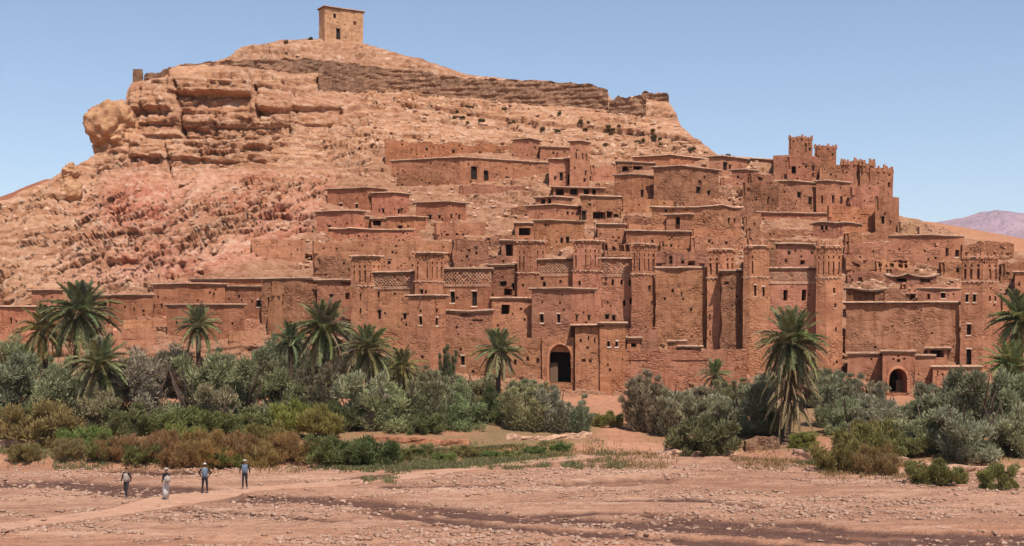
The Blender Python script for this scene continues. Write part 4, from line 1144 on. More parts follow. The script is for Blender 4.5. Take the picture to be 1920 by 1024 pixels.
# ---- lower left houses
bg = 'low houses along the left foot of the hill'
B('mud_house', 'low house at the left picture edge with keyhole opening', -20, 45, 98, 575, 645, a=10, b=28, win=[(20, 602, 4, 14), (30, 603, 3, 6)], ex=2, group=bg, tint='r')
B('mud_house', 'small upper hut behind the leftmost low house', 59, 89, 118, 544, 578, a=14, b=32, group=bg, tint='r')
B('shed', 'open-fronted shed behind the tallest left palm', 176, 204, 208, 554, 606, a=8, b=40, win=[(191, 570, 18, 11, 'o'), (213, 594, 8, 14, 'd')], cat='shed', group=bg)
B('mud_house', 'house with thin slit between the big palm and the tall left block', 203, 258, 287, 553, 600, a=14, b=32, win=[(251, 580, 3, 8)], group=bg, tint='r')
B('mud_house', 'tall windowless-looking block of the left group, wide roof', 287, 377, 421, 532, 600, a=16, b=35, win=[(303, 574, 4, 10)], group=bg, tint='r', ex=3)
B('mud_house', 'low front house behind the small left palm', 313, 420, 458, 571, 630, a=12, b=32, win=[(332, 605, 4, 6)], group=bg, tint='r', ex=3)
B('mud_house', 'long roof peeping above the left group', 358, 472, 491, 523, 552, a=12, b=40, group=bg, tint='r')
B('mud_house', 'house with square window wedged behind the left group', 413, 492, 496, 537, 592, a=12, b=50, win=[(486, 569, 8, 12, 's')], group=bg, tint='r')
B('mud_house', 'big weathered block with tall buttress left of the crenellated towers', 491, 572, 595, 522, 645, a=14, b=40, Y=144, win=[(505, 567, 5, 18, 'd'), (530, 568, 4, 6), (507, 553, 3, 5)], mat='mudrough', ex=3, group=bg)
bt = B('buttress', 'tall tapering mud buttress on the big weathered block', 506, 517, 528, 528, 640, a=10, b=40, Y=142.6, st='par', cat='buttress', bat=0.45, holes=0, ex=2)
B('mud_house', 'flat-topped block with broken window behind the left palms', 594, 640, 662, 525, 645, a=12, b=40, Y=143.5, win=[(652, 555, 9, 12, 'o'), (622, 556, 6, 8)], ex=3, group=bg)
for k_, (x0, x1, vt_, vb_, lb) in enumerate([(212, 292, 613, 640, 'low terrace wall left of the low front house'), (230, 284, 598, 612, 'stepped earth terrace above the low terrace wall'), (428, 490, 618, 646, 'garden wall before the big weathered block'), (440, 486, 596, 616, 'broken small wall above the garden wall'), (250, 312, 590, 602, 'short stone bench wall under the thin-slit house')]):
    B(W_, lb, x0, x0, x1, vt_, vb_, b=10, st='par', cat='wall', dp=1.5, ragged=0.4, holes=0, mat='mud', tint='t', ex=1.5)

# ---- left kasbah
kg = 'decorated towers of the lower kasbahs'
B('kasbah_tower', 'leftmost decorated kasbah tower with overhanging cap', 660, 690, 714, 480, 668, Y=139.5, a=14, b=38, bat=0.10, band=535, slots=(3, 3), merl=2, lip=0.26, win=[(676, 556, 3, 13), (676, 583, 3, 11)], cat='tower', group=kg, ex=3)
B('kasbah_wall', 'latticed curtain wall between the two left kasbah towers', 693, 778, 782, 510, 700, Y=139.2, a=10, b=60, frieze=(515, 535), win=[(710, 552, 4, 12), (712, 590, 5, 17), (722, 588, 4, 4), (759, 593, 5, 10)], cat='wall', lip=0.3, ex=3, dp=6)
B('kasbah_tower', 'right decorated tower of the left kasbah, small spires on top', 778, 806, 832, 474, 600, Y=137.2, a=14, b=38, bat=0.04, band=527, slots=(3, 3), merl=2, lip=0.26, win=[(791, 547, 5, 8)], cat='tower', group=kg, ex=2)
B('kasbah_block', 'tall plain block with slit windows standing in front of the left kasbah', 766, 807, 835, 554, 712, Y=134.6, a=13, b=38, win=[(788, 583, 4, 6, 'n'), (788, 601, 6, 16, 's'), (819, 582, 4, 8, 'n'), (819, 603, 5, 14, 's')], lip=0.26, ex=3, poles=2)
B('kasbah_wall', 'latticed wall with two tall windows right of the left kasbah', 830, 922, 928, 504, 600, Y=139.5, a=6, b=50, frieze=(509, 530), win=[(848, 557, 8, 21, 's'), (889, 560, 9, 27, 's')], cat='wall', lip=0.26, ex=3)
B('kasbah_block', 'low block with broken eave below the two-window latticed wall', 833, 922, 928, 582, 640, Y=137.5, a=5, b=50, win=[(895, 601, 20, 4, 'n'), (870, 591, 16, 3, 'n')], lip=0.2, ex=3, sag=0.1)
B('ruined_house', 'shaded recessed house between the two kasbahs', 914, 918, 972, 497, 600, Y=142, a=40, b=14, win=[(943, 532, 12, 9), (952, 548, 14, 12, 'o'), (962, 538, 5, 14)], mat='mudrough', tint='d', ex=3)
B('ruined_house', 'dark-doored hut behind the recessed house', 936, 940, 972, 451, 492, a=40, b=14, win=[(955, 469, 14, 22, 'o')])
B('kasbah_block', 'low house with dark corner recess left of the central block', 922, 922, 998, 559, 640, Y=139, b=10, win=[(948, 580, 15, 18, 'o')], lip=0.2, ex=3)
# ---- central kasbah
B('kasbah_tower', 'left decorated tower of the central kasbah', 970, 994, 1022, 452, 600, Y=141.5, a=14, b=36, bat=0.05, band=511, slots=(3, 3), merl=3, lip=0.22, st='lip', win=[(981, 535, 4, 6), (1016, 524, 3, 10)], cat='tower', group=kg, ex=2)
B('kasbah_wall', 'left latticed wall of the central kasbah', 1000, 1074, 1078, 486, 600, Y=141.8, a=8, b=60, frieze=(492, 511), win=[(1017, 520, 5, 10, 'n'), (1021, 533, 5, 8)], cat='wall', lip=0.3, ex=2)
B('kasbah_tower', 'middle decorated tower of the central kasbah', 1075, 1103, 1127, 451, 600, Y=140.2, a=14, b=38, bat=0.05, band=507, slots=(3, 3), merl=3, lip=0.22, win=[(1087, 531, 4, 9)], cat='tower', group=kg, ex=2)
B('kasbah_wall', 'right latticed wall of the central kasbah with three slits', 1116, 1202, 1206, 485, 620, Y=141, a=6, b=60, frieze=(492, 512), win=[(1150, 529, 4, 11), (1166, 529, 4, 10), (1182, 530, 5, 12), (1170, 568, 5, 10, 'o'), (1182, 565, 4, 10, 'o'), (1139, 594, 7, 9), (1151, 596, 6, 9), (1126, 570, 6, 14, 'o')], cat='wall', lip=0.3, ex=3)
B('kasbah_tower', 'right decorated tower of the central kasbah with horned cap', 1185, 1204, 1230, 458, 640, Y=139.2, a=14, b=34, bat=0.09, band=513, slots=(2, 3), merl=2, lip=0.21, win=[(1218, 541, 5, 12, 'n'), (1221, 568, 3, 8)], cat='tower', group=kg, ex=3)
B('kasbah_block', 'large central block with two slit windows above the arched gate', 998, 1070, 1116, 541, 640, Y=137.6, a=12, b=34, win=[(1016, 597, 6, 16, 's'), (1047, 597, 6, 16, 's'), (1082, 597, 4, 14), (1105, 596, 5, 10)], lip=0.28, ex=3, poles=1)
B(W_, 'long low wall left of the arched gate with one dark window', 834, 1016, 1020, 632, 722, Y=135.2, a=4, b=60, win=[(868, 676, 7, 17, 's'), (988, 672, 5, 8, 'n'), (1008, 676, 6, 10, 'n'), (965, 678, 5, 10, 'n'), (955, 675, 4, 6, 'n')], cat='wall', st='par', ragged=0.15, ex=3, dp=3)
B('gatehouse', 'mud gatehouse with a tall pointed arch in the front wall', 1016, 1077, 1080, 632, 720, Y=134.6, a=4, b=60, cat='gate', st='par', arch=(1030, 1071, 646, 718), ex=2, dp=6, holes=1)
B('kasbah_block', 'pier right of the arched gate under a deep shaded eave', 1079, 1126, 1128, 610, 726, Y=133.8, a=4, b=60, win=[(1089, 638, 4, 6), (1104, 634, 3, 8, 'n'), (1116, 638, 3, 10, 'n'), (1095, 676, 7, 6, 'n'), (1107, 677, 5, 7, 'n')], lip=0.5, ex=3)
B('kasbah_block', 'block with two whitewashed windows right of the gate pier', 1125, 1173, 1178, 606, 745, Y=133.3, a=4, b=60, win=[(1142, 645, 5, 10, 'x'), (1157, 645, 5, 10, 'x')], lip=0.26, ex=3, tint='o')
B(W_, 'long front wall right of the whitewashed windows', 1172, 1172, 1400, 655, 730, Y=133.6, b=2, st='par', cat='wall', dp=2.5, ragged=0.2, ex=3, mat='mudrough', holes=1, tint='o')
for k_, (x0, x1, vt_, vb_, y_, lb) in enumerate([(1172, 1232, 613, 650, 137.5, 'broken yard wall behind the long front wall'), (1175, 1200, 634, 660, 135.6, 'little shed in the yard behind the front wall'), (1254, 1284, 640, 662, 135.5, 'round bread oven hut behind the long front wall'), (1273, 1314, 650, 664, 135, 'low dark-roofed coop behind the long front wall')]):
    B(W_ if k_ == 0 else 'yard_hut', lb, x0, x0, x1, vt_, vb_, Y=y_, b=8, st='par' if k_ in (0,) else 'lip', cat='wall' if k_ == 0 else 'hut', dp=2, ragged=0.5 if k_ == 0 else 0, holes=0, ex=1.5, win=[((x0 + x1) / 2, (vt_ + vb_) / 2, 10, 7, 'o')] if k_ in (1, 3) else [])
# ---- right kasbah
B('kasbah_block', 'stained block with bright upper right side, centre right', 1229, 1276, 1326, 502, 660, Y=139, a=10, b=14, win=[(1246, 560, 4, 5), (1277, 552, 5, 10, 'n'), (1296, 580, 5, 5), (1331, 598, 3, 12), (1331, 624, 3, 12)], ex=3, mat='mudrough', lip=0.24)
B('kasbah_tower', 'slender half-ruined tower with frilled cap at centre right', 1326, 1350, 1378, 468, 664, Y=138.4, a=14, b=26, bat=0.03, band=520, slots=(2, 3), merl=3, lip=0.19, cat='tower', win=[(1331, 594, 3, 12, 'n'), (1332, 625, 3, 10, 'n')], group=kg, ex=3)
B('kasbah_block', 'dark weathered block squeezed beside the black-sided tower', 1349, 1352, 1396, 508, 664, Y=137, a=40, b=12, win=[(1363, 530, 8, 6, 'n'), (1385, 565, 3, 8, 'n'), (1388, 600, 3, 14, 'n')], mat='mudrough', tint='d', ex=3, lip=0.22)
B('kasbah_tower', 'left tower of the right kasbah, dark left flank', 1394, 1406, 1442, 462, 706, Y=135.6, a=35, b=8, bat=0.06, band=519, slots=(2, 3), merl=3, lip=0.20, win=[(1416, 545, 4, 20, 's'), (1431, 547, 4, 18, 's')], cat='tower', group=kg, ex=3)
B('kasbah_wall', 'latticed wall with a broad double opening, right kasbah', 1440, 1440, 1546, 503, 706, Y=136.8, b=4, frieze=(510, 525), win=[(1473, 554, 8, 20, 'o'), (1508, 553, 8, 20, 'o'), (1490, 546, 46, 5, 'n')], cat='wall', lip=0.24, ex=3, dp=6)
B('kasbah_tower', 'right tower of the right kasbah, tall slit windows', 1531, 1549, 1578, 462, 706, Y=135.2, a=25, b=14, bat=0.08, band=520, slots=(2, 3), merl=3, lip=0.20, win=[(1564, 545, 4, 10, 's'), (1566, 573, 3, 8, 's'), (1567, 617, 3, 8)], cat='tower', group=kg, ex=3)
B('mud_house', 'flat-roofed house seen over the right kasbah wall', 1454, 1458, 1526, 457, 500, Y=151, a=40, b=12, win=[(1480, 474, 5, 6), (1505, 492, 8, 8, 'o'), (1524, 474, 6, 5), (1492, 470, 3, 5)], lip=0.34)
B('ruined_house', 'round-walled ruin with dark openings behind the centre right towers', 1228, 1262, 1326, 468, 506, Y=152, a=14, b=12, st='par', ragged=0.5, win=[(1235, 489, 8, 16, 'o'), (1246, 478, 7, 12, 'o'), (1259, 484, 9, 18, 'o'), (1280, 490, 6, 7), (1297, 492, 14, 9, 'o')])
B('mud_house', 'broad house with two paired windows above the central kasbah', 1001, 1031, 1096, 413, 470, a=14, b=20, win=[(1053, 451, 5, 10), (1064, 450, 6, 12)], ex=3, tint='o')
B('shed', 'dark open shed left of the broad paired-window house', 962, 966, 1003, 418, 452, a=40, b=12, win=[(984, 434, 22, 14, 'o')], cat='shed')
B('mud_house', 'pale house between the broad house and the long roofline', 1117, 1120, 1173, 420, 465, a=40, b=14, win=[(1125, 439, 3, 4), (1150, 445, 3, 4)], ex=3)
B('mud_house', 'long low house with unbroken sloping roofline at the centre', 1171, 1174, 1294, 433, 474, a=40, b=9, lip=0.3, ex=3, win=[(1222, 452, 4, 5), (1262, 455, 4, 4)])
B('ruined_house', 'row of gaping ruined doorways above the central kasbah', 1128, 1132, 1184, 454, 484, a=40, b=10, st='par', ragged=0.9, win=[(1136, 461, 6, 12, 'o'), (1151, 463, 6, 10, 'o'), (1166, 463, 10, 14, 'o'), (1177, 464, 8, 14, 'o')], mat='mudrough')
B('ruined_house', 'rubble-topped shed left of the central kasbah tower', 908, 912, 966, 478, 500, a=40, b=10, st='par', ragged=0.8, win=[(925, 478, 12, 8, 'o')], mat='mudrough', tint='d')
B('mud_house', 'plain house behind the round-walled ruin', 1232, 1238, 1330, 449, 474, a=40, b=10, st='par', ragged=0.3, win=[(1258, 460, 4, 5)])
B(W_, 'terrace wall with thorn topping above the right kasbah', 1398, 1402, 1540, 446, 474, Y=162, a=40, b=6, st='par', cat='wall', dp=2, ragged=0.7, mat='mudrough')
# ---- far right
B('mud_house', 'two-window house high on the right behind the lone tower', 1670, 1744, 1806, 441, 490, a=10, b=24, win=[(1776, 473, 5, 15, 'd'), (1794, 475, 8, 13, 's')], tint='o')
B(W_, 'long rounded terrace wall right of the right kasbah', 1581, 1584, 1762, 452, 492, Y=163, a=40, b=8, st='par', cat='wall', dp=3, ragged=0.6, ex=3)
B('ruined_house', 'broken hut with dark mouth under the long rounded terrace', 1583, 1614, 1642, 482, 512, a=12, b=20, st='par', ragged=0.9, win=[(1606, 494, 14, 7, 'o')], mat='mudrough')
B('ruined_house', 'roofless arcade of ragged arches on the right slope', 1640, 1643, 1704, 486, 512, a=40, b=10, st='par', ragged=1.1, win=[(1650, 494, 7, 8, 'o'), (1672, 494, 8, 8, 'o'), (1688, 490, 9, 16, 'o'), (1699, 490, 6, 18, 'o')], tint='t')
B('mud_house', 'house corner beneath the two-window house', 1760, 1764, 1808, 486, 520, a=40, b=14, st='par', ragged=0.5, win=[(1797, 506, 6, 8)])
B('ruined_house', 'low ruined range with dark gaps on the right slope', 1584, 1588, 1660, 508, 540, Y=158, a=40, b=8, st='par', ragged=0.9, win=[(1612, 524, 8, 10, 'o')], mat='mudrough')
B('ruined_house', 'collapsed roof shed amid rubble on the right slope', 1662, 1700, 1756, 514, 545, Y=157, a=14, b=16, st='lip', lip=0.4, sag=0.35, win=[(1690, 526, 18, 7, 'o'), (1735, 526, 20, 7, 'o')], mat='mudrough', tint='d')
B('ruined_house', 'long tumbledown shed row above the great patched wall', 1586, 1598, 1660, 541, 580, Y=148, a=20, b=8, st='lip', lip=0.4, sag=0.2, win=[(1620, 556, 40, 18, 'o')], mat='mudrough', tint='d')
B('ruined_house', 'caved-in roof remains left of the small square-window hut', 1655, 1690, 1730, 540, 578, Y=148.5, a=10, b=12, st='par', ragged=1.4, mat='mudrough', win=[(1712, 556, 10, 9, 'o')])
B('mud_house', 'small hut with square window above the great patched wall', 1720, 1755, 1800, 541, 580, Y=148, a=8, b=14, win=[(1768, 554, 9, 10, 's'), (1741, 556, 6, 10, 'o')])
B(W_, 'great rough patched wall between right kasbah and lone tower', 1586, 1798, 1800, 567, 700, Y=137.2, a=6, b=60, cat='wall', mat='mudrough', lip=0.34, ex=3, dp=4, holes=2)
B('kasbah_tower', 'lone tapering decorated tower at the right with long slots', 1804, 1841, 1871, 482, 700, Y=136, a=16, b=28, bat=0.20, band=527, slots=(3, 3), merl=4, lip=0.10, win=[(1815, 559, 5, 14, 's'), (1828, 559, 5, 14, 's'), (1854, 560, 4, 10, 's'), (1864, 560, 4, 10, 's'), (1818, 618, 7, 20, 's'), (1819, 670, 8, 30, 's'), (1856, 541, 3, 4)], cat='tower', group=kg, ex=3)
B(W_, 'plain wall right of the lone tower behind the palm', 1868, 1870, 1930, 553, 690, Y=138, a=40, b=6, st='par', cat='wall', dp=4, ex=3, tint='o')
B('mud_house', 'small house at the right picture edge with slit', 1899, 1903, 1960, 510, 560, a=40, b=10, win=[(1911, 533, 3, 8)])
B('ruined_house', 'rubble-filled house remains right of the lone tower', 1872, 1876, 1925, 490, 530, a=40, b=10, st='par', ragged=1.2, win=[(1890, 512, 8, 5, 'o'), (1915, 512, 8, 5, 'o')], mat='mudrough')
B('mud_house', 'low house remains on the far right ridge', 1800, 1840, 1900, 450, 482, a=10, b=14, st='par', ragged=0.9, win=[(1880, 460, 10, 4, 'o')], mat='mudrough')
B(W_, 'front wall left of the small right gate', 1588, 1590, 1654, 663, 735, Y=134.4, a=40, b=5, cat='wall', lip=0.18, ex=2, dp=2)
B('gatehouse', 'small decorated gate with round arch at lower right', 1652, 1654, 1714, 659, 738, Y=133, a=40, b=4, cat='gate', arch=(1667, 1700, 691, 737), lip=0.2, ex=2, dp=6, holes=0, win=[(1674, 674, 4, 4, 'n'), (1695, 673, 4, 4, 'n'), (1684, 668, 4, 4, 'n'), (1684, 677, 7, 6, 'n')])
B(W_, 'short wall right of the small right gate', 1713, 1715, 1752, 667, 735, Y=134, a=40, b=5, cat='wall', lip=0.18, ex=2, dp=2)
B(W_, 'low yard wall in front of the lone tower', 1746, 1748, 1840, 688, 735, Y=133, a=40, b=5, cat='wall', lip=0.16, ex=2, dp=2)
B('shed', 'little dark awning shed beside the small right gate', 1736, 1740, 1776, 653, 690, Y=135, a=40, b=8, cat='shed', win=[(1757, 663, 26, 14, 'o')], lip=0.4, ex=2)
# ---- terrace and ruin walls filling the slope
rg = 'crumbling terrace walls'
for u0, u1, vt_, vb_, rag_, sh, lb in [
 (1400, 1562, 428, 446, 0.7, 'mudrough', 'crumbling terrace wall below the citadel retaining wall'),
 (1584, 1690, 434, 454, 0.6, 'mud', 'upper broken terrace wall right of the curved-roof hut'),
 (1590, 1652, 507, 526, 0.6, 'mud', 'terrace wall under the broken dark-mouthed hut'),
 (1664, 1722, 500, 520, 0.9, 'mudrough', 'jagged wall beneath the roofless arcade'),
 (1690, 1802, 531, 548, 0.7, 'mud', 'broken wall line below the collapsed roof shed'),
 (1352, 1402, 384, 404, 1.0, 'mudrough', 'rubble wall right of the sagging-eave house'),
 (1118, 1152, 344, 362, 0.8, 'mudrough', 'fallen wall stub right of the porch'),
 (1108, 1156, 308, 334, 0.9, 'mud', 'ragged wall between slim tower and ochre house'),
 (1294, 1386, 426, 446, 0.5, 'mud', 'pale garden wall under the sagging-eave house'),
 (1394, 1424, 398, 430, 0.9, 'mudrough', 'broken wall left of the citadel retaining wall'),
 (1352, 1394, 332, 352, 0.8, 'mud', 'low wall under the two-door skyline house'),
 (744, 842, 328, 350, 0.7, 'mudrough', 'low curved wall under the blank side of the two-door house'),
 (1172, 1250, 418, 440, 0.8, 'mud', 'collapsed wall above the long sloping roofline'),
 (1010, 1090, 398, 418, 0.7, 'mud', 'broken yard wall under the pale-roofed house'),
 (960, 1010, 384, 404, 0.9, 'mudrough', 'rubble wall left of the pale-roofed house'),
 (1276, 1350, 374, 392, 0.8, 'mud', 'footing wall below the big block house'),
 (1600, 1700, 466, 486, 0.6, 'mud', 'low wall line across the long rounded terrace'),
 (1812, 1900, 500, 524, 0.9, 'mudrough', 'ruined wall behind the lone tapering tower'),
 (912, 968, 440, 462, 0.9, 'mudrough', 'ruined wall left of the dark open shed'),
 (1560, 1600, 474, 500, 0.8, 'mud', 'wall stub behind the right kasbah right tower'),
 (690, 790, 440, 456, 0.6, 'mud', 'rough kerb wall on the long terrace under the cluster'),
 (630, 720, 398, 412, 0.5, 'mud', 'low yard wall inside the cluster beside the pink rock')]:
    B('ruined_wall', lb, u0, u0, u1, vt_, vb_, b=10, st='par', cat='wall', dp=1.6, ragged=rag_, mat=sh, holes=2, group=rg, ex=1.5)
# ------------------------------------------------------------------ plants
def leaf_cloud(seed, clumps, per, ll, lw, upw, spread=0.9):
    """clumps (n,4): centre and radius -> many small leaf faces"""
    r = np.random.default_rng(seed)
    cs = np.repeat(clumps, per, 0); n = len(cs)
    d = r.normal(size=(n, 3)); d /= np.linalg.norm(d, axis=1)[:, None]
    rad = cs[:, 3] * (0.35 + 0.65 * r.random(n) ** 0.45) * (1 + 0.25 * r.normal(size=n))
    p = cs[:, :3] + d * rad[:, None] * np.array([1, 1, 0.95])
    g = d * spread + np.array([0, 0, upw]) + 0.45 * r.normal(size=(n, 3)); g /= np.linalg.norm(g, axis=1)[:, None]
    s = np.cross(g, r.normal(size=(n, 3))); s /= np.linalg.norm(s, axis=1)[:, None]
    L = ll * (0.6 + 0.8 * r.random(n)); Wd = lw * (0.7 + 0.6 * r.random(n))
    a = p - s * (Wd * 0.35)[:, None]; b = p + s * (Wd * 0.35)[:, None]
    m = p + g * (L * 0.55)[:, None]
    c_ = m + s * (Wd * 0.5)[:, None]; e = m - s * (Wd * 0.5)[:, None]
    t = p + g * L[:, None]
    V = np.stack([a, b, c_, t, e], 1).reshape(-1, 3)
    i = np.arange(n)[:, None] * 5
    F = np.concatenate([i + np.array([[0, 1, 2]]), i + np.array([[0, 2, 4]]), i + np.array([[4, 2, 3]])])
    ct = np.repeat(r.random(len(clumps)), per)
    tint = np.clip(0.55 * r.random(n) + 0.45 * ct, 0, 1)
    return V, F, np.repeat(tint, 5)

def tube(mb, pts, rad, k=6):
    pts = [np.array(p, float) for p in pts]; base = len(mb.v)
    for i, p in enumerate(pts):
        d = pts[min(i + 1, len(pts) - 1)] - pts[max(i - 1, 0)]; d /= np.linalg.norm(d)
        x = np.cross(d, (0.31, 0.95, 0.05)); x /= np.linalg.norm(x); y = np.cross(d, x)
        for j in range(k):
            a = 2 * math.pi * j / k
            mb.v.append(tuple(p + (x * math.cos(a) + y * math.sin(a)) * rad[i]))
    for i in range(len(pts) - 1):
        for j in range(k):
            q = (j + 1) % k
            mb.f.append((base + i * k + j, base + i * k + q, base + (i + 1) * k + q, base + (i + 1) * k + j))
    mb.f.append(tuple(base + j for j in range(k))[::-1]); mb.f.append(tuple(base + (len(pts) - 1) * k + j for j in range(k)))

PROTO = {}
def make_proto(kind, seed):
    r = random.Random(seed); cl = []
    tb = MB()
    if kind == 'olive':        # rounded grey bush-tree, several stems, W 4.6 H 4.6
        W, H = 4.6, 4.6
        lobes = [(r.uniform(-1.3, 1.3), r.uniform(-1.1, 1.1), r.uniform(1.2, 3.3), r.uniform(0.8, 1.3)) for _ in range(6)] + [(0, 0, 1.2, 1.5)]
        for _ in range(58):
            lx, ly, lz, lr = r.choice(lobes); a, b_ = r.uniform(0, 6.28), r.uniform(-0.6, 1.5); q = lr * r.uniform(0.35, 1.0)
            cl.append((lx + math.cos(a) * math.cos(b_) * q, ly + math.sin(a) * math.cos(b_) * q, max(0.35, lz + math.sin(b_) * q), r.uniform(0.22, 0.52)))
        for _ in range(16):
            a = r.uniform(0, 6.28); q = r.uniform(0.7, 1.9); cl.append((math.cos(a) * q, math.sin(a) * q, r.uniform(0.15, 0.9), r.uniform(0.3, 0.5)))
        ll, lw, up, per = 0.25, 0.065, 0.9, 170
        nst = 7
    elif kind == 'tamarisk':   # upright feathery plumes
        W, H = 3.6, 5.0
        for _ in range(13):
            a = r.uniform(0, 6.28); q = r.random() ** 0.5 * 1.5
            x, y = math.cos(a) * q, math.sin(a) * q; h = r.uniform(2.2, 4.9) * (1 - 0.2 * q)
            for k_ in range(6):
                t = 0.1 + 0.9 * k_ / 5
                cl.append((x * (0.4 + 0.7 * t) + r.uniform(-.12, .12), y * (0.4 + 0.7 * t) + r.uniform(-.12, .12), h * t, 0.42 * (1.2 - t) + 0.10))
        ll, lw, up, per = 0.30, 0.05, 1.5, 170
        nst = 8
    elif kind == 'scrub':      # dense low bush
        W, H = 3.4, 2.0
        for _ in range(46):
            a = r.uniform(0, 6.28); q = r.random() ** 0.5 * 1.45
            cl.append((math.cos(a) * q, math.sin(a) * q, r.uniform(0.15, 1.7) * (1 - 0.3 * q * r.random()), r.uniform(0.16, 0.36)))
        ll, lw, up, per = 0.20, 0.045, 1.1, 190
        nst = 7
    elif kind == 'dry':        # open twiggy dry scrub
        W, H = 3.4, 2.0
        for _ in range(44):
            a = r.uniform(0, 6.28); q = r.random() ** 0.5 * 1.5
            cl.append((math.cos(a) * q, math.sin(a) * q, r.uniform(0.1, 1.6) * (1 - 0.3 * q * r.random()), r.uniform(0.15, 0.36)))
        ll, lw, up, per = 0.30, 0.03, 1.3, 170
        nst = 18
    else:                      # reed: yellow-green upright blades
        W, H = 3.0, 2.6
        for _ in range(44):
            a = r.uniform(0, 6.28); q = r.random() ** 0.5 * 1.3; h = r.uniform(0.7, 2.3)
            for k_ in range(2): cl.append((math.cos(a) * q, math.sin(a) * q, r.uniform(0.3, 1.0) * h, 0.2))
        ll, lw, up, per = 0.42, 0.05, 1.6, 75
        nst = 10
    for i in range(nst):
        a = r.uniform(0, 6.28); q = r.uniform(0.3, 0.8) * W / 2; h = r.uniform(0.5, 0.85) * H
        x, y = math.cos(a), math.sin(a)
        r0 = {'olive': 0.13, 'tamarisk': 0.07}.get(kind, 0.028)
        tube(tb, [(x * 0.1, y * 0.1, -0.4), (x * q * 0.3 + r.uniform(-.1, .1), y * q * 0.3, h * 0.3), (x * q * 0.7, y * q * 0.7 + r.uniform(-.1, .1), h * 0.65), (x * q, y * q, h)], [r0 * 1.2, r0, r0 * 0.6, r0 * 0.2], 5)
    V, F, t = leaf_cloud(seed, np.array(cl), per, ll, lw, up)
    me = fast_mesh('crown', V, F); attr(me, 'tint', np.stack([t, t, t], -1))
    mm = {'olive': 'olive', 'tamarisk': 'olive', 'scrub': 'green', 'dry': 'dry', 'reed': 'yellow'}[kind]
    me.materials.append(MAT[mm])
    tm = bpy.data.meshes.new('trunk'); tm.from_pydata(tb.v, [], tb.f); tm.materials.append(MAT['bark'])
    return me, tm, W, H
for kd in ('olive', 'tamarisk', 'scrub', 'dry', 'reed'):
    PROTO[kd] = [make_proto(kd, 40 + 7 * s + len(kd)) for s in range(4)]

def stand(u, v):
    """ground point seen at u, v"""
    Y = 110.0
    for _ in range(25):
        z = gz(PX(u, Y), Y)
        Y = 0.5 * Y + 0.5 * min(131.5, (CAMZ - z) * FP / (v - HV))
    return np.array([PX(u, Y), Y, gz(PX(u, Y), Y)])

def bush(kind, u, vb, wp, hp, label, group, tint=(1, 1, 1), cat='bush', q=None):
    r = random.Random(int(u * 31 + vb * 7))
    if q is None: q = stand(u, vb)
    me, tm, W, H = PROTO[kind][r.randrange(4)]
    root = empty({'olive': 'olive_bush', 'tamarisk': 'tamarisk_bush', 'scrub': 'green_bush', 'dry': 'dry_shrub', 'reed': 'reed_clump'}[kind], q)
    sx = 1.12 * wp / FP * q[1] / W; sz = 1.06 * hp / FP * q[1] / H
    root.scale = (sx, sx * r.uniform(0.85, 1.1), sz); root.rotation_euler = (0, 0, r.uniform(0, 6.28))
    cr = put_mesh('crown', me, None, root); cr.color = (*[t * r.uniform(0.9, 1.1) for t in tint], 1)
    put_mesh('trunk', tm, None, root)
    tag(root, label, cat, group)
    return root

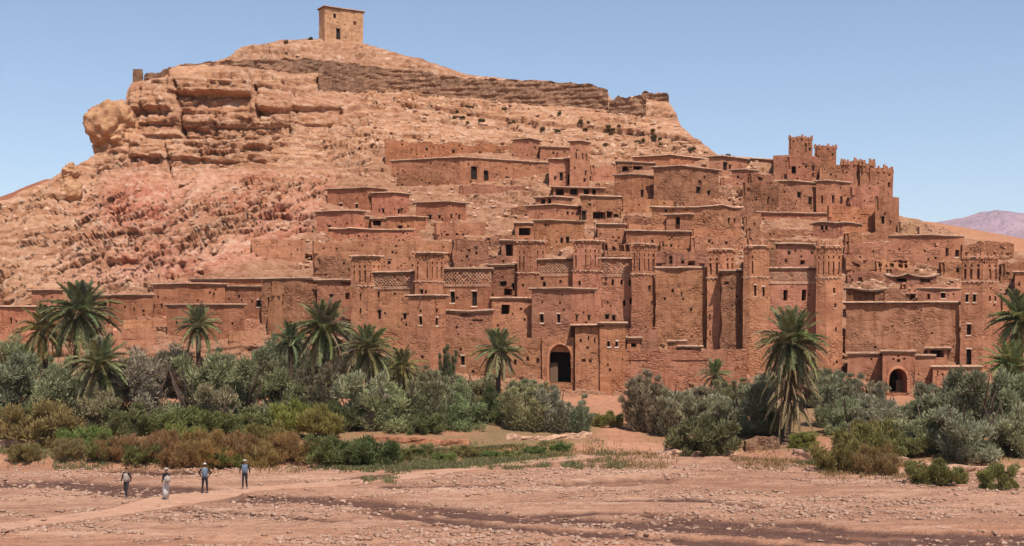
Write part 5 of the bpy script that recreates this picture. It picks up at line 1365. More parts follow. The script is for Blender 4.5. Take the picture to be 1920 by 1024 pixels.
GL, GR, GF = 'bushes left of the gate', 'bushes right of the gate', 'low shrubs along the river bank'
dk = (0.74, 0.76, 0.70); gr_ = (0.95, 1.0, 0.85); lt = (1.1, 1.08, 1.0)
BUSHES = [
 # back row at the foot of the walls
 ('olive', 20, 742, 110, 110, 'grey bush at the left picture edge below the leftmost low house', GL, gr_),
 ('tamarisk', 100, 748, 80, 100, 'feathery bush under the leaning left palm', GL, gr_),
 ('olive', 250, 735, 110, 95, 'grey-green bush right of the tall left palm', GL, gr_),
 ('olive', 330, 738, 120, 95, 'round bush below the small left palm', GL, lt),
 ('tamarisk', 410, 738, 80, 95, 'upright bush beside the small left palm', GL, gr_),
 ('olive', 480, 742, 110, 100, 'bush in front of the big weathered block', GL, gr_),
 ('tamarisk', 545, 730, 70, 135, 'tall dark bush left of the twin middle palms', GL, dk),
 ('tamarisk', 585, 745, 70, 110, 'dark bush at the foot of the twin middle palms', GL, dk),
 ('tamarisk', 650, 745, 80, 120, 'dark feathery bush between the twin middle palms', GL, dk),
 ('olive', 745, 742, 90, 95, 'bush right of the twin middle palms', GL, gr_),
 ('tamarisk', 840, 745, 36, 108, 'thin dark spire of a bush at the plain slit-window block', GL, (0.6, 0.7, 0.55)),
 ('tamarisk', 790, 745, 60, 70, 'small pointed bush left of the thin spire', GL, gr_),
 ('olive', 905, 745, 70, 55, 'low bush behind the trunk of the gate palm', GL, dk),
 # middle row
 ('olive', 10, 790, 130, 130, 'dark full bush at the left picture edge, middle row', GL, dk),
 ('olive', 105, 790, 120, 120, 'full bush left of the low front palm', GL, gr_),
 ('scrub', 188, 792, 110, 75, 'green thicket under the low front palm', GL, dk),
 ('olive', 275, 796, 130, 135, 'big grey bush right of the low front palm', GL, lt),
 ('olive', 365, 798, 140, 135, 'largest grey bush of the left thicket', GL, gr_),
 ('olive', 455, 796, 130, 130, 'grey bush in the middle of the left thicket', GL, lt),
 ('olive', 530, 790, 110, 110, 'dark-hearted bush at the right of the left thicket', GL, dk),
 ('tamarisk', 605, 792, 90, 120, 'shadowed bush under the left twin palm', GL, dk),
 ('olive', 680, 806, 110, 110, 'silvery bush at the left of the middle grove', GL, lt),
 ('olive', 750, 808, 120, 115, 'silvery bush in the middle grove', GL, lt),
 ('tamarisk', 810, 808, 100, 125, 'plumed silvery bush of the middle grove', GL, (1.05, 1.08, 1.0)),
 ('olive', 870, 806, 90, 85, 'silvery bush at the right of the middle grove', GL, gr_),
 ('scrub', 925, 790, 90, 70, 'dark bush around the gate palm trunk', GL, dk),
 ('tamarisk', 985, 806, 90, 100, 'plumed bush below the long low wall', GL, lt),
 ('tamarisk', 1032, 808, 90, 98, 'plumed bush just below the arched gate', GL, lt),
 ('tamarisk', 1088, 812, 64, 76, 'small separate bush right below the arched gate', GL, lt),
 # right side
 ('tamarisk', 1205, 808, 86, 118, 'upright bush standing apart right of the earth track', GR, lt),
 ('tamarisk', 1262, 815, 90, 100, 'bush behind the round front bush', GR, lt),
 ('olive', 1325, 806, 100, 85, 'bush under the young palm at the front wall', GR, gr_),
 ('olive', 1395, 815, 110, 105, 'grey bush left of the big skirted palm', GR, lt),
 ('olive', 1300, 760, 80, 45, 'low bush close to the long front wall', GR, gr_),
 ('scrub', 1318, 852, 150, 72, 'round dark-green bush in front, left of the skirted palm', GR, (0.8, 0.85, 0.8)),
 ('tamarisk', 1555, 800, 80, 110, 'upright bush right of the big skirted palm', GR, lt),
 ('tamarisk', 1618, 800, 80, 105, 'bush left of the small right gate', GR, lt),
 ('olive', 1590, 815, 100, 85, 'bush in the hollow right of the skirted palm', GR, gr_),
 ('olive', 1700, 800, 90, 66, 'bush standing in front of the small right gate', GR, gr_),
 ('olive', 1765, 812, 120, 125, 'dense bush right of the small right gate', GR, (0.85, 0.88, 0.82)),
 ('olive', 1840, 815, 120, 125, 'dense bush below the lone tower', GR, (0.85, 0.88, 0.82)),
 ('olive', 1910, 815, 120, 135, 'dense bush at the right picture edge under the palm', GR, gr_),
 ('scrub', 1660, 840, 110, 60, 'olive-brown thicket below the small right gate', GR, (1.1, 1.0, 0.8)),
 ('olive', 1740, 850, 130, 105, 'front bush with dark hollow, right thicket', GR, gr_),
 ('olive', 1815, 862, 130, 120, 'big front bush of the right thicket', GR, (0.9, 1.0, 0.95)),
 ('olive', 1890, 858, 120, 120, 'front bush at the right picture edge', GR, (0.85, 0.95, 0.85)),
 # undergrowth closing the thicket
 ('olive', 188, 806, 90, 100, 'bush hiding the foot of the low front palm', GL, gr_),
 ('scrub', 60, 812, 120, 60, 'green undergrowth at far left under the middle row', GL, gr_),
 ('scrub', 250, 815, 110, 62, 'green undergrowth right of the low front palm', GL, (1.0, 1.0, 0.9)),
 ('olive', 410, 808, 100, 90, 'small grey bush before the largest left bush', GL, lt),
 ('scrub', 560, 800, 90, 60, 'dark undergrowth behind the reed clumps', GL, dk),
 ('scrub', 640, 808, 80, 60, 'dark undergrowth left of the silvery grove', GL, dk),
 ('olive', 715, 806, 80, 90, 'small silvery bush inside the middle grove', GL, lt),
 ('scrub', 790, 812, 90, 40, 'low green growth under the plumed silvery bush', GL, gr_),
 ('tamarisk', 1235, 812, 60, 90, 'slim bush right of the apart-standing bush', GR, lt),
 ('olive', 1350, 818, 90, 70, 'grey bush behind the round dark-green bush', GR, gr_),
 ('scrub', 1440, 818, 70, 50, 'green growth left of the skirted palm trunk', GR, gr_),
 ('olive', 1640, 818, 90, 85, 'grey bush among the right thicket, left part', GR, lt),
 ('scrub', 1700, 858, 90, 50, 'low green growth at the front of the right thicket', GR, (1.1, 1.1, 0.85)),
 ('tamarisk', 1870, 800, 70, 120, 'feathery bush left of the right edge palm', GR, gr_),
 # against the walls
 ('olive', 1215, 765, 80, 60, 'low bush against the long front wall, left end', GR, gr_),
 ('olive', 1255, 768, 70, 55, 'second low bush against the long front wall', GR, lt),
 ('tamarisk', 1375, 765, 70, 65, 'bush right of the young palm against the wall', GR, gr_),
 ('olive', 1425, 770, 90, 70, 'bush at the foot of the right kasbah left tower', GR, gr_),
 ('olive', 1520, 765, 80, 75, 'bush at the foot of the right kasbah right tower', GR, lt),
 ('tamarisk', 1575, 760, 70, 70, 'bush left below the great patched wall', GR, gr_),
 ('olive', 1636, 760, 56, 44, 'bush close to the small right gate left side', GR, lt),
 ('olive', 1742, 762, 60, 46, 'bush close to the small right gate right side', GR, gr_),
 ('olive', 1800, 765, 90, 65, 'bush against the low yard wall', GR, dk),
 ('olive', 870, 752, 70, 60, 'bush under the single window of the long low wall', GL, gr_),
 ('olive', 970, 750, 60, 40, 'low bush left below the arched gate', GL, lt),
 ('tamarisk', 1000, 770, 60, 60, 'slim bush in front of the arched gate, left', GL, lt),
 ('olive', 840, 790, 80, 75, 'bush between the silvery grove and the gate palm', GL, gr_),
 # mixed green among the dry patch
 ('scrub', 272, 872, 70, 44, 'green tuft inside the dry patch, left one', GF, (1.1, 1.05, 0.8)),
 ('scrub', 420, 874, 70, 40, 'green tuft inside the dry patch, right one', GF, (1.1, 1.1, 0.8)),
 ('reed', 345, 846, 80, 50, 'straw-coloured reeds behind the dry patch, left', GF, (0.8, 0.8, 0.75)),
 ('reed', 490, 842, 80, 52, 'straw-coloured reeds behind the dry patch, right', GF, (0.8, 0.82, 0.75)),
 ('scrub', 200, 858, 70, 50, 'olive bush at the left end of the dry patch', GF, (1.1, 1.05, 0.85)),
 # bank
 ('dry', 212, 860, 60, 40, 'rusty shrub opening the dry patch, just left of the walkers', GF, (1.0, 0.92, 0.8)),
 ('dry', 252, 869, 80, 48, 'rusty shrub above the vest-wearing walker', GF, (1.0, 0.92, 0.8)),
 ('dry', 300, 863, 70, 58, 'tall rusty shrub above the robed walker', GF, (0.9, 0.85, 0.75)),
 ('dry', 338, 875, 75, 42, 'low rusty shrub right of the robed walker', GF, (1.05, 1.0, 0.85)),
 ('dry', 372, 864, 85, 62, 'tallest rusty shrub of the dry patch', GF, (0.95, 0.95, 0.8)),
 ('dry', 412, 875, 65, 38, 'low straw shrub right of the capped walker', GF, (1.15, 1.1, 0.9)),
 ('dry', 446, 866, 85, 56, 'golden shrub left behind the rightmost walker', GF, (1.1, 1.05, 0.85)),
 ('dry', 492, 873, 70, 44, 'golden shrub right of the rightmost walker', GF, (1.1, 1.1, 0.85)),
 ('dry', 530, 862, 80, 54, 'golden shrub under the yellow reeds', GF, (1.0, 1.05, 0.8)),
 ('dry', 566, 871, 60, 38, 'straw tuft closing the dry patch at right', GF, (1.1, 1.1, 0.85)),
 ('scrub', 752, 866, 44, 22, 'first leafy clump from the left on the green strip', GF, (0.90, 1.05, 0.80)),
 ('scrub', 792, 858, 50, 20, 'second leafy clump from the left on the green strip', GF, (1.10, 1.20, 0.90)),
 ('scrub', 832, 866, 46, 20, 'third leafy clump from the left on the green strip', GF, (0.90, 1.10, 0.80)),
 ('scrub', 872, 856, 54, 18, 'fourth leafy clump from the left on the green strip', GF, (1.25, 1.25, 0.95)),
 ('scrub', 915, 861, 46, 18, 'fifth leafy clump from the left on the green strip', GF, (1.00, 1.15, 0.85)),
 ('scrub', 955, 853, 50, 16, 'sixth leafy clump from the left on the green strip', GF, (1.20, 1.25, 0.95)),
 ('scrub', 1000, 853, 50, 17, 'seventh leafy clump from the left on the green strip', GF, (0.90, 1.10, 0.80)),
 ('scrub', 1050, 848, 50, 15, 'eighth leafy clump from the left on the green strip', GF, (1.00, 1.15, 0.85)),
 ('scrub', 90, 835, 150, 80, 'brownish bush on the left bank', GF, (1.3, 1.1, 0.8)),
 ('scrub', 20, 822, 80, 60, 'bright green bush at the left bank edge', GF, (1.1, 1.1, 0.9)),
 ('scrub', 165, 845, 100, 50, 'green tuft left of the dry red scrub', GF, (1.0, 1.1, 0.8)),
 ('dry', 45, 862, 60, 35, 'small dry tuft on the left sand bank', GF, (0.9, 0.95, 0.8)),
 ('dry', 130, 866, 70, 38, 'dry grassy tuft above the leftmost walker', GF, (0.9, 1.0, 0.8)),
 ('scrub', 350, 815, 130, 55, 'green undergrowth behind the dry patch, left', GF, (1.0, 1.0, 0.85)),
 ('scrub', 460, 812, 130, 50, 'green undergrowth behind the dry patch, right', GF, (1.0, 1.0, 0.85)),
 ('reed', 545, 818, 70, 66, 'yellow-green reed clump, left one', GF, (0.9, 1.0, 0.8)),
 ('reed', 600, 822, 80, 62, 'yellow-green reed clump, right one', GF, (1.0, 1.0, 0.9)),
 ('scrub', 620, 872, 100, 55, 'dark green round bush right of the dry patch', GF, (0.75, 0.85, 0.7)),
 ('scrub', 690, 875, 110, 60, 'dark green round bush beside the earth wall', GF, (0.75, 0.85, 0.7)),
 ('scrub', 1570, 882, 90, 55, 'brown-green bush at the right bank point', GF, (1.2, 1.05, 0.8)),
 ('dry', 1640, 888, 90, 55, 'dry brown bush at the right bank point', GF, (0.85, 0.95, 0.8)),
 ('scrub', 1625, 862, 120, 70, 'tangled bush behind the right bank point', GF, (1.15, 1.05, 0.8)),
 ('scrub', 1752, 908, 105, 52, 'lone low bush on the right sand', GF, (1.1, 1.05, 0.8)),
 ('scrub', 1872, 916, 66, 46, 'small lone bush nearest the right picture edge', GF, (1.1, 1.0, 0.8)),
 ('scrub', 1505, 840, 60, 30, 'bright green tuft right of the skirted palm foot', GF, (1.15, 1.3, 0.85)),
 ('scrub', 1140, 800, 60, 30, 'green tuft on the earth track below the gate', GF, (1.1, 1.3, 0.8)),
]
for k_ in BUSHES: bush(*k_)

# small dark scrub on the hill
names_u = 0
for k_ in range(52):
    r = random.Random(900 + k_)
    u = r.uniform(850, 1400); vc = float(np.interp(u, CREST[:, 0], CREST[:, 1]))
    base = np.interp(u, [850, 1000, 1200, 1400], [192, 210, 245, 300])
    v = base + abs(r.gauss(0, 1)) * 18
    if v > np.interp(u, [850, 1400], [262, 318]): v = base + 8
    if k_ > 46: u, v = r.uniform(500, 640), r.uniform(76, 110)
    q = hill_pt(u, v)
    bush('dry', u, v, r.uniform(5, 13), r.uniform(4, 8), ('tiny dark shrub on the summit slope near the granary' if k_ > 46 else ('tiny dark shrub on the slope under the long rampart' if u < 1140 else 'tiny dark shrub on the right shoulder below the ruined fort')), 'shrubs on the upper hillside', (0.42, 0.48, 0.42), 'shrub', q)

# ------------------------------------------------------------------ palms
def frond_mesh(seed, L, arch, droop, n=50, ll=0.62, dead=False):
    r = np.random.default_rng(seed); V, F, t = [], [], []
    def rach(s): return np.array([L * (s - 0.10 * s * s * droop), 0.06 * math.sin(3 * s + seed), arch * L * s - droop * L * s * s])
    ps = [rach(i / 12) for i in range(13)]
    for i in range(13):
        w = 0.045 * (1 - i / 13) + 0.008
        V += [ps[i] + (0, -w, 0), ps[i] + (0, w, 0), ps[i] + (0, 0, w)]; t += [0.9] * 3
    for i in range(12):
        a, b = 3 * i, 3 * i + 3
        F += [(a, a + 1, b + 1, b), (a + 1, a + 2, b + 2, b + 1), (a + 2, a, b, b + 2)]
    for i in range(n):
        s = 0.14 + 0.86 * (i + 0.5) / n; p = rach(s); tg = rach(min(1, s + 0.02)) - rach(s - 0.02); tg /= np.linalg.norm(tg)
        l = ll * (math.sin(math.pi * min(1, 0.25 + s * 0.72)) ** 0.7) * r.uniform(0.75, 1.15)
        for sd in (-1, 1):
            side = np.array([0, sd, 0]); upv = np.cross(side, tg) * sd
            d = tg * r.uniform(0.65, 0.95) + side * r.uniform(0.55, 0.8) + np.array([0, 0, r.uniform(-0.25, 0.35) - (0.7 if dead else 0)])
            d /= np.linalg.norm(d); w = tg * 0.042 + np.array([0, 0, 0.02])
            k0 = len(V); m = p + d * l * 0.55 + np.array([0, 0, -0.02]); e = p + d * l + np.array([0, 0, -0.07 * l])
            V += [p - w, p + w, m + w, m - w, e]; F += [(k0, k0 + 1, k0 + 2, k0 + 3), (k0 + 3, k0 + 2, k0 + 4)]
            t += [float(np.clip(r.random() * 0.7 + 0.15, 0, 1))] * 5
    me = bpy.data.meshes.new('frond'); me.from_pydata([tuple(map(float, v)) for v in V], [], F); me.update()
    attr(me, 'tint', np.stack([t, t, t], -1)); me.materials.append(MAT['deadfrond' if dead else 'frond'])
    return me
FR = {'up': [frond_mesh(s, 2.6, 0.35, 0.32) for s in (1, 2)], 'mid': [frond_mesh(s, 2.7, 0.42, 0.62) for s in (3, 4, 5)], 'low': [frond_mesh(s, 2.6, 0.25, 0.8) for s in (6, 7)], 'dead': [frond_mesh(s, 2.3, 0.15, 1.0, 34, 0.45, True) for s in (8, 9, 10)]}

def palm(u, vbase, vcrown, rpx, Y, label, lean=0.0, dead=8, n=46, tint=(1, 1, 1), skirt=0):
    r = random.Random(int(u * 3 + vbase))
    base = np.array([PX(u - lean, Y), Y, min(PZ(vbase, Y), gz(PX(u - lean, Y), Y) if Y < 131 else PZ(vbase, Y))])
    top = P(u, vcrown, Y)
    root = empty('palm_tree', base); tag(root, label, 'palm tree', 'date palms before the village')
    sc = rpx / FP * Y / 2.5
    mb = MB(); H = top[2] - base[2]; off = top - base; n_ = max(6, int(H / 0.28)); ps, rs_ = [], []
    for i in range(n_ * 2 + 1):
        t = i / (n_ * 2); ps.append((off[0] * t ** 1.5, off[1] * t, -0.3 + (H + 0.3) * t))
        rs_.append((0.25 - 0.06 * t + (0.10 if t < 0.05 else 0)) * (1.0 if i % 2 else 1.16) * min(1.25, max(0.75, sc)))
    tube(mb, ps, rs_, 9); mb.obj('trunk', MAT['palmbark'], root, (0, 0, 0))
    hd = MB(); tube(hd, [off + np.array([0, 0, -0.5]), off + np.array([0, 0, 0.0]), off + np.array([0, 0, 0.35])], [0.24 * sc + .05, 0.34 * sc, 0.10], 9); hd.obj('crown_heart', MAT['deadfrond'], root, (0, 0, 0))
    ga = 2.399963
    n = int(n * 1.35)
    for i in range(n):
        f = (i + 0.5) / n; el = math.radians(84 - 108 * f + r.uniform(-7, 7))
        kd = 'up' if f < 0.33 else ('mid' if f < 0.72 else 'low')
        me = FR[kd][r.randrange(len(FR[kd]))]
        o = put_mesh('frond', me, None, root); o.location = tuple(off + np.array([0, 0, 0.15 * (1 - f)]))
        o.rotation_euler = (r.uniform(-.25, .25), -el + (0.3 if kd != 'up' else 0.15), i * ga + r.uniform(-.2, .2))
        s_ = sc * r.uniform(0.85, 1.1) * (0.92 if f < 0.2 else 1); o.scale = (s_, s_, s_); o.color = (*[c_ * r.uniform(0.85, 1.15) for c_ in tint], 1)
    for i in range(dead + skirt):
        me = FR['dead'][r.randrange(3)]; o = put_mesh('dead_frond', me, None, root)
        k_ = 0 if i < dead else (i - dead) / max(1, skirt)
        o.location = tuple(off * np.array([1 - 0.3 * k_, 1, 1 - 0.66 * k_]) + np.array([0, 0, -0.1]))
        o.rotation_euler = (r.uniform(-.3, .3), math.radians(r.uniform(-25, 35) + 12 * k_), i * ga + r.uniform(-.3, .3))
        s_ = sc * r.uniform(0.7, 1.0) * (1 - 0.15 * k_); o.scale = (s_, s_, s_)
        o.color = (0.95, 0.92, 0.85, 1) if i % 3 else (0.6, 0.65, 0.5, 1)
    return root
palm(150, 700, 592, 72, 117, 'tallest full palm of the left group, dark green', lean=14, dead=12, n=56, tint=(0.9, 0.95, 0.9))
palm(82, 690, 622, 55, 121, 'leaning palm with browned fronds at far left', lean=-6, dead=10, n=38, tint=(1.1, 1.0, 0.8))
palm(188, 765, 690, 64, 109, 'low stemless-looking palm in front of the tall left palm', dead=8, n=52, tint=(1.05, 1.05, 1.0))
palm(372, 675, 614, 48, 127, 'small neat palm before the low front house', dead=3, n=34, tint=(1.0, 1.05, 1.0))
palm(608, 710, 622, 64, 117, 'left one of the twin middle palms', lean=-6, dead=12, n=52, tint=(1.0, 1.0, 0.9))
palm(690, 735, 660, 58, 113, 'right lower one of the twin middle palms', dead=10, n=46, tint=(1.0, 1.0, 0.9))
palm(935, 760, 662, 52, 119, 'slim palm on bare trunk beside the arched gate', lean=2, dead=5, n=36, tint=(1.05, 1.08, 1.0))
palm(1484, 832, 645, 74, 103, 'big palm with long skirt of dead fronds, right', lean=10, dead=22, n=50, tint=(1.0, 1.0, 0.9), skirt=84)
palm(1341, 742, 706, 36, 128, 'young palm at the foot of the long front wall', dead=2, n=26, tint=(0.95, 1.05, 0.95))
palm(1912, 735, 604, 64, 114, 'palm at the right picture edge below the lone tower', dead=10, n=48, tint=(1.05, 1.08, 0.95))
palm(1895, 745, 690, 56, 112, 'bushy low palm under the right edge palm', dead=3, n=40, tint=(1.1, 1.2, 0.95))
palm(755, 730, 690, 44, 118, 'low brownish palm offshoot right of the twin palms', dead=6, n=26, tint=(1.1, 1.0, 0.8))
palm(545, 700, 640, 42, 121, 'dark palm half hidden left of the twin palms', dead=3, n=26, tint=(0.75, 0.85, 0.8))

# ------------------------------------------------------------------ grass and ground cover
def blades(name, regions, n, h, mat, label, cat):
    r = np.random.default_rng(len(name) * 77); Vs = []
    tot = sum((a[1] - a[0]) * (a[3] - a[2]) for a in regions)
    for u0, u1, v0, v1 in regions:
        k_ = int(2.2 * n * (u1 - u0) * (v1 - v0) / tot)
        uu, vv = r.uniform(u0 - 12, u1 + 12, k_), r.uniform(v0 - 3, v1 + 3, k_)
        e = np.maximum(np.abs(uu - (u0 + u1) / 2) / (u1 - u0), np.abs(vv - (v0 + v1) / 2) / (v1 - v0)) * 2
        dn = fbm(uu * 0.045, vv * 0.16, uu * 0, 4, 31) + 0.45 - 0.75 * np.clip(e - 0.35, 0, 1)
        ok = dn > r.uniform(-0.1, 0.45, k_); uu, vv = uu[ok], vv[ok]; z = 0.6
        for _k in range(4):
            Y = np.minimum(130, (CAMZ - z) * FP / (vv - HV)); yb_ = bank_y(PX(uu, Y)); z = 0.45 + 2.85 * np.clip((Y - yb_ - 1) / (131 - yb_), 0, 1)
        Vs.append(np.stack([PX(uu, Y), Y], -1))
    A = np.concatenate(Vs); z = glook(GZ, A[:, 0], A[:, 1]); m = len(A)
    base = np.stack([A[:, 0], A[:, 1], z - 0.02], -1); an = r.uniform(0, 6.28, m); hh = h * r.uniform(0.5, 1.3, m)
    s = np.stack([np.cos(an), np.sin(an), 0 * an], -1) * (0.02 + 0.03 * r.random(m))[:, None] * h / 0.35
    tip = base + np.stack([r.normal(0, 0.35, m) * hh, r.normal(0, 0.35, m) * hh, hh], -1)
    mid = (base + tip) / 2 + np.stack([0 * hh, 0 * hh, 0.1 * hh], -1)
    V = np.stack([base - s, base + s, mid + s * 0.8, mid - s * 0.8, tip], 1).reshape(-1, 3)
    i = np.arange(m)[:, None] * 5
    F = np.concatenate([i + np.array([[0, 1, 2]]), i + np.array([[0, 2, 3]]), i + np.array([[3, 2, 4]])])
    me = fast_mesh(name, V, F); t = np.repeat(r.random(m), 5); attr(me, 'tint', np.stack([t, t, t], -1))
    o = put_mesh(name, me, MAT[mat]); tag(o, label, cat); o['kind'] = 'stuff'
    return o
blades('green_grass', [(730, 1080, 836, 868), (640, 760, 852, 876), (640, 900, 780, 806), (1500, 1580, 822, 846), (1110, 1170, 776, 800), (930, 1100, 800, 815), (540, 760, 790, 815), (0, 200, 800, 822), (680, 740, 886, 896)], 30000, 0.30, 'green', 'fresh green ground plants on the strip by the earth wall', 'grass')
blades('dry_grass', [(180, 560, 840, 872), (640, 1100, 815, 850), (1380, 1500, 800, 840), (1520, 1700, 840, 885), (1100, 1260, 790, 830), (1680, 1920, 850, 880)], 16000, 0.28, 'dry', 'dry straw-coloured grass tufts on the bank', 'grass')
blades('pale_grass', [(740, 900, 836, 862), (900, 1080, 832, 852)], 3500, 0.26, 'yellow', 'pale yellowish leaves among the green ground plants', 'ground plants')

# ------------------------------------------------------------------ low earth walls by the river
def low_wall(label, pts, h, th=0.5, mat='roofmud', rag=0.15):
    P_ = []
    for (u0, v0), (u1, v1) in zip(pts[:-1], pts[1:]):
        n = max(2, int(abs(u1 - u0) / 8))
        for i in range(n): P_.append((u0 + (u1 - u0) * i / n, v0 + (v1 - v0) * i / n))
    P_.append(pts[-1]); base = [stand(u, v) for u, v in P_]
    root = empty('garden_wall', base[len(base) // 2]); org = np.array(root.location); mb = MB(); idx = []
    for i, q in enumerate(base):
        hh = h + rag * 1.5 * sn(q[0] * 0.6, q[1] * 0.6)
        r_ = []
        for j in range(6):
            f = j / 5; o = 0.10 * sn(q[0] * 1.1, f * 2.5, 1.0)
            r_.append(len(mb.v)); mb.v.append((q[0], q[1] - 0.12 * (1 - f) - o, q[2] - 0.4 + (hh + 0.4) * f))
        r_.append(len(mb.v)); mb.v.append((q[0], q[1] + th, q[2] + hh + 0.02)); r_.append(len(mb.v)); mb.v.append((q[0], q[1] + th + 0.1, q[2] - 0.4))
        idx.append(r_)
    for a, b in zip(idx[:-1], idx[1:]):
        for j in range(7): mb.f.append((a[j], b[j], b[j + 1], a[j + 1]))
    mb.f.append(tuple(idx[0])); mb.f.append(tuple(idx[-1]))
    mb.obj('earth_wall', MAT[mat], root, org, 0.05); tag(root, label, 'wall')
low_wall('low reddish earth wall between the grass strip and the middle grove', [(690, 826), (740, 830), (800, 834), (880, 836)], 0.45, mat='mud', rag=0.06)
low_wall('thin earth edge under the gate bushes', [(950, 826), (1040, 824), (1110, 820)], 0.4)
low_wall('low kerb wall in front of the round dark-green bush', [(1235, 853), (1300, 856), (1385, 852)], 0.28)
low_wall('broken stone wall stub left of the skirted palm', [(1398, 842), (1430, 844), (1462, 842)], 0.95, 0.8, 'stonewall', 0.3)
low_wall('long low earth wall along the right bank', [(1680, 874), (1740, 880), (1830, 886), (1940, 892)], 0.5)
low_wall('short stone edging behind the right bank point', [(1490, 858), (1530, 860), (1560, 858)], 0.3)
low_wall('low sandy ledge at the left picture edge', [(-30, 838), (20, 836), (48, 838)], 0.35)
# ------------------------------------------------------------------ walkers on the river bed
def cloth(name, c): return plain(name, c, 0.85, 0.1, 0.2, 14)
SKIN = cloth('skin', (0.34, 0.19, 0.125)); DARK = cloth('dark_cloth', (0.022, 0.02, 0.022)); TROU = cloth('charcoal_trousers', (0.03, 0.028, 0.032))
TANC = cloth('tan_cloth', (0.33, 0.27, 0.22)); BLUE = cloth('blue_grey_cloth', (0.115, 0.145, 0.19)); WHITE = cloth('white_cloth', (0.50, 0.45, 0.41)); SHOE = cloth('shoes', (0.25, 0.22, 0.2)); HAIR = cloth('hair', (0.02, 0.014, 0.01))
def person(label, u, vf, z, facing, arms, legs, shirt, trouser, sleeve, extra):
    Y = (CAMZ - z) * FP / (vf - HV); root = empty('person', (PX(u, Y), Y, z)); root.rotation_euler = (0, 0, facing)
    tag(root, label, 'person')
    J = [((0, 0, 0.95), 0.135), ((0, 0, 1.12), 0.125), ((0, 0, 1.32), 0.15), ((0, 0.0, 1.46), 0.075), ((0, 0.015, 1.53), 0.052), ((0, 0.03, 1.61), 0.088), ((0, 0.03, 1.70), 0.070)]
    E = [(0, 1), (1, 2), (2, 3), (3, 4), (4, 5), (5, 6)]
    hands = []
    for s, (el, wr) in zip((-1, 1), arms):
        n = len(J); el = np.array(el) * (s, 1, 1); wr = np.array(wr) * (s, 1, 1); d = (wr - el) / np.linalg.norm(wr - el); hd = wr + d * 0.08
        J += [((s * 0.185, 0, 1.41), 0.066), (tuple(el), 0.046), (tuple(wr), 0.031), (tuple(hd), 0.036)]; E += [(2, n), (n, n + 1), (n + 1, n + 2), (n + 2, n + 3)]; hands.append((hd, d, s))
    for s, (kn, an) in zip((-1, 1), legs):
        n = len(J); kn = np.array(kn) * (s, 1, 1); an = np.array(an) * (s, 1, 1)
        J += [((s * 0.09, 0, 0.88), 0.10), (tuple(kn), 0.066), (tuple(an), 0.045), (tuple(an + np.array([0.01 * s, 0.13, -0.045])), 0.038)]; E += [(0, n), (n, n + 1), (n + 1, n + 2), (n + 2, n + 3)]
    me = bpy.data.meshes.new('body'); me.from_pydata([j[0] for j in J], E, [])
    tmp = bpy.data.objects.new('body_skeleton', me); col.objects.link(tmp)
    tmp.modifiers.new('skin', 'SKIN'); ss = tmp.modifiers.new('sub', 'SUBSURF'); ss.levels = 2; ss.render_levels = 2
    for i, (p, rr) in enumerate(J):
        sv = me.skin_vertices[0].data[i]; sv.radius = (rr * 1.15, rr * 0.95) if i < 3 else (rr, rr); sv.use_root = (i == 0)
    dg = bpy.context.evaluated_depsgraph_get(); dg.update(); ev = tmp.evaluated_get(dg).to_mesh()
    V = [tuple(v.co) for v in ev.vertices]; F = [tuple(p.vertices) for p in ev.polygons]
    tmp.evaluated_get(dg).to_mesh_clear(); bpy.data.objects.remove(tmp)
    mi = []
    for f in F:
        c = np.mean([V[i] for i in f], 0)
        nearhand = any(np.linalg.norm(c - h[0]) < 0.10 for h in hands)
        mi.append(0 if c[2] > 1.475 or nearhand else (3 if c[2] < 0.10 else (2 if c[2] < 0.96 and abs(c[0]) < 0.2 else (4 if abs(c[0]) > 0.165 else 1))))
    mb = MB(); mb.v = V; mb.f = F
    def prism(a, b, r0, r1):
        n0 = len(mb.f); tube(mb, [a, (np.array(a) + b) / 2 + np.array([0, 0.006, 0]), b], [r0, r0, r1], 5)
        mi.extend([0] * (len(mb.f) - n0))
    for hd, d, s in hands:
        ac = np.cross(d, (0, 1, 0)); ac = ac / (np.linalg.norm(ac) + 1e-6)
        for k_, ln in zip((-1.5, -0.5, 0.5, 1.5), (0.065, 0.08, 0.075, 0.055)): prism(hd + ac * 0.017 * k_ + d * 0.01, hd + ac * 0.02 * k_ + d * (0.03 + ln) + np.array([0, 0.02, 0]), 0.009, 0.006)
        prism(hd - d * 0.04 + np.array([0, 0.02, 0]), hd + d * 0.01 + np.array([-0.02 * s, 0.06, 0]), 0.010, 0.007)
    prism(np.array([0, 0.10, 1.635]), np.array([0, 0.135, 1.605]), 0.012, 0.016)           # nose
    for s in (-1, 1):
        prism(np.array([s * 0.082, 0.02, 1.60]), np.array([s * 0.095, 0.012, 1.645]), 0.014, 0.012)
        prism(np.array([s * 0.033, 0.106, 1.645]), np.array([s * 0.033, 0.116, 1.645]), 0.010, 0.006); mi[-7:] = [5] * 7
    prism(np.array([-0.025, 0.108, 1.572]), np.array([0.025, 0.108, 1.572]), 0.008, 0.008); mi[-7:] = [5] * 7
    o = put('body', mb.v, mb.f, [SKIN, shirt, trouser, SHOE, sleeve, HAIR], root, True)
    o.data.polygons.foreach_set('material_index', np.array(mi[:len(mb.f)] + [0] * max(0, len(mb.f) - len(mi)), np.int32))
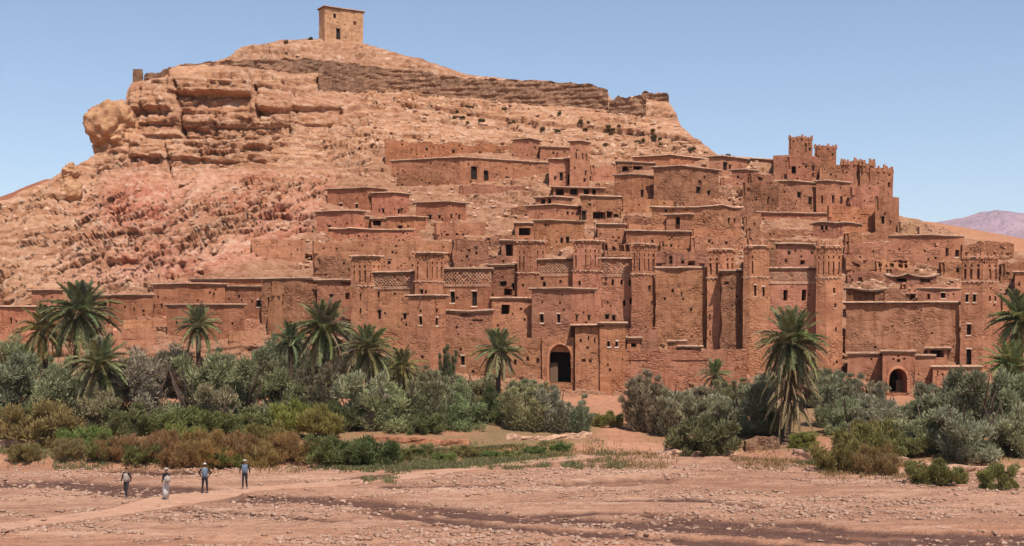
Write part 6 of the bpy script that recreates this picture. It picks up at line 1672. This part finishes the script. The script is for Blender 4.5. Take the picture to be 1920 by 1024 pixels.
    def shell(name, mat, rings, k=14, closed=True):
        m = MB(); R = []
        for z_, rx, ry, cx, cy_ in rings:
            R.append(len(m.v)); m.v += [(cx + rx * math.cos(6.2832 * j / k), cy_ + ry * math.sin(6.2832 * j / k), z_) for j in range(k)]
        for a, b in zip(R[:-1], R[1:]):
            for j in range(k): m.f.append((a + j, a + (j + 1) % k, b + (j + 1) % k, b + j))
        if closed: m.f.append(tuple(range(R[-1], R[-1] + k))); m.f.append(tuple(range(R[0], R[0] + k))[::-1])
        return put(name, m.v, m.f, mat, root, True)
    shell('hair', HAIR, [(1.60, 0.085, 0.05, 0, -0.03), (1.64, 0.093, 0.085, 0, 0.0), (1.69, 0.09, 0.09, 0, 0.02), (1.73, 0.06, 0.065, 0, 0.03), (1.745, 0.02, 0.02, 0, 0.03)])
    for e in extra: shell(*e)
    return root
A0 = ((0.29, -0.02, 1.15), (0.28, 0.08, 0.92)); L0 = ((0.10, 0.02, 0.49), (0.11, -0.01, 0.09))
person('walker in dark jacket with tan vest, leftmost of four', 237, 934, 0.02, 2.9, [A0, A0], [((0.09, 0.15, 0.51), (0.09, 0.20, 0.09)), ((0.09, 0.00, 0.49), (0.10, -0.22, 0.11))], DARK, TROU, DARK,
       [('vest', TANC, [(0.93, 0.165, 0.14, 0, 0), (1.1, 0.165, 0.145, 0, 0), (1.3, 0.19, 0.165, 0, 0), (1.42, 0.13, 0.12, 0, 0)])])
person('walker in turban and long white robe carrying a tan bundle', 312, 937, 0.13, 2.6, [((0.27, 0.10, 1.16), (0.20, 0.27, 1.08)), A0], [L0, ((0.10, 0.12, 0.50), (0.10, 0.10, 0.09))], DARK, WHITE, DARK,
       [('robe', WHITE, [(0.14, 0.17, 0.20, 0, 0.05), (0.5, 0.165, 0.17, 0, 0.03), (0.95, 0.16, 0.145, 0, 0), (1.15, 0.15, 0.15, -0.03, 0.01), (1.28, 0.10, 0.13, -0.06, 0.03)]),
        ('turban', TANC, [(1.655, 0.10, 0.10, 0, 0.01), (1.70, 0.135, 0.135, 0, 0.015), (1.76, 0.13, 0.13, 0, 0.015), (1.80, 0.06, 0.06, 0, 0.015)]),
        ('bundle', TANC, [(0.98, 0.06, 0.06, -0.28, 0.18), (1.05, 0.17, 0.13, -0.28, 0.18), (1.2, 0.19, 0.15, -0.27, 0.18), (1.33, 0.12, 0.1, -0.25, 0.16), (1.38, 0.04, 0.04, -0.25, 0.16)])])
person('walker with white cap and blue-grey top, hands on hips', 384, 925, 0.14, 0.1, [((0.36, -0.04, 1.20), (0.22, 0.06, 1.0)), ((0.36, -0.04, 1.20), (0.22, 0.06, 1.0))], [((0.12, 0.02, 0.49), (0.15, 0, 0.09))] * 2, BLUE, TROU, DARK,
       [('vest', BLUE, [(0.90, 0.17, 0.14, 0, 0), (1.1, 0.16, 0.14, 0, 0), (1.3, 0.185, 0.16, 0, 0), (1.44, 0.12, 0.11, 0, 0)]),
        ('cap', WHITE, [(1.68, 0.098, 0.10, 0, 0.02), (1.74, 0.09, 0.09, 0, 0.02), (1.775, 0.04, 0.04, 0, 0.02)])])
person('walker in grey-blue vest with dark sleeves, rightmost of four', 459, 917, 0.14, 3.3, [A0, A0], [((0.09, -0.02, 0.49), (0.12, -0.20, 0.11)), ((0.10, 0.14, 0.51), (0.11, 0.19, 0.09))], BLUE, TROU, DARK,
       [('vest', BLUE, [(0.94, 0.165, 0.14, 0, 0), (1.1, 0.16, 0.14, 0, 0), (1.3, 0.18, 0.16, 0, 0), (1.43, 0.12, 0.11, 0, 0)]),
        ('sun_hat', TANC, [(1.69, 0.16, 0.16, 0, 0.02), (1.70, 0.10, 0.10, 0, 0.02), (1.76, 0.09, 0.09, 0, 0.02), (1.79, 0.04, 0.04, 0, 0.02)])])
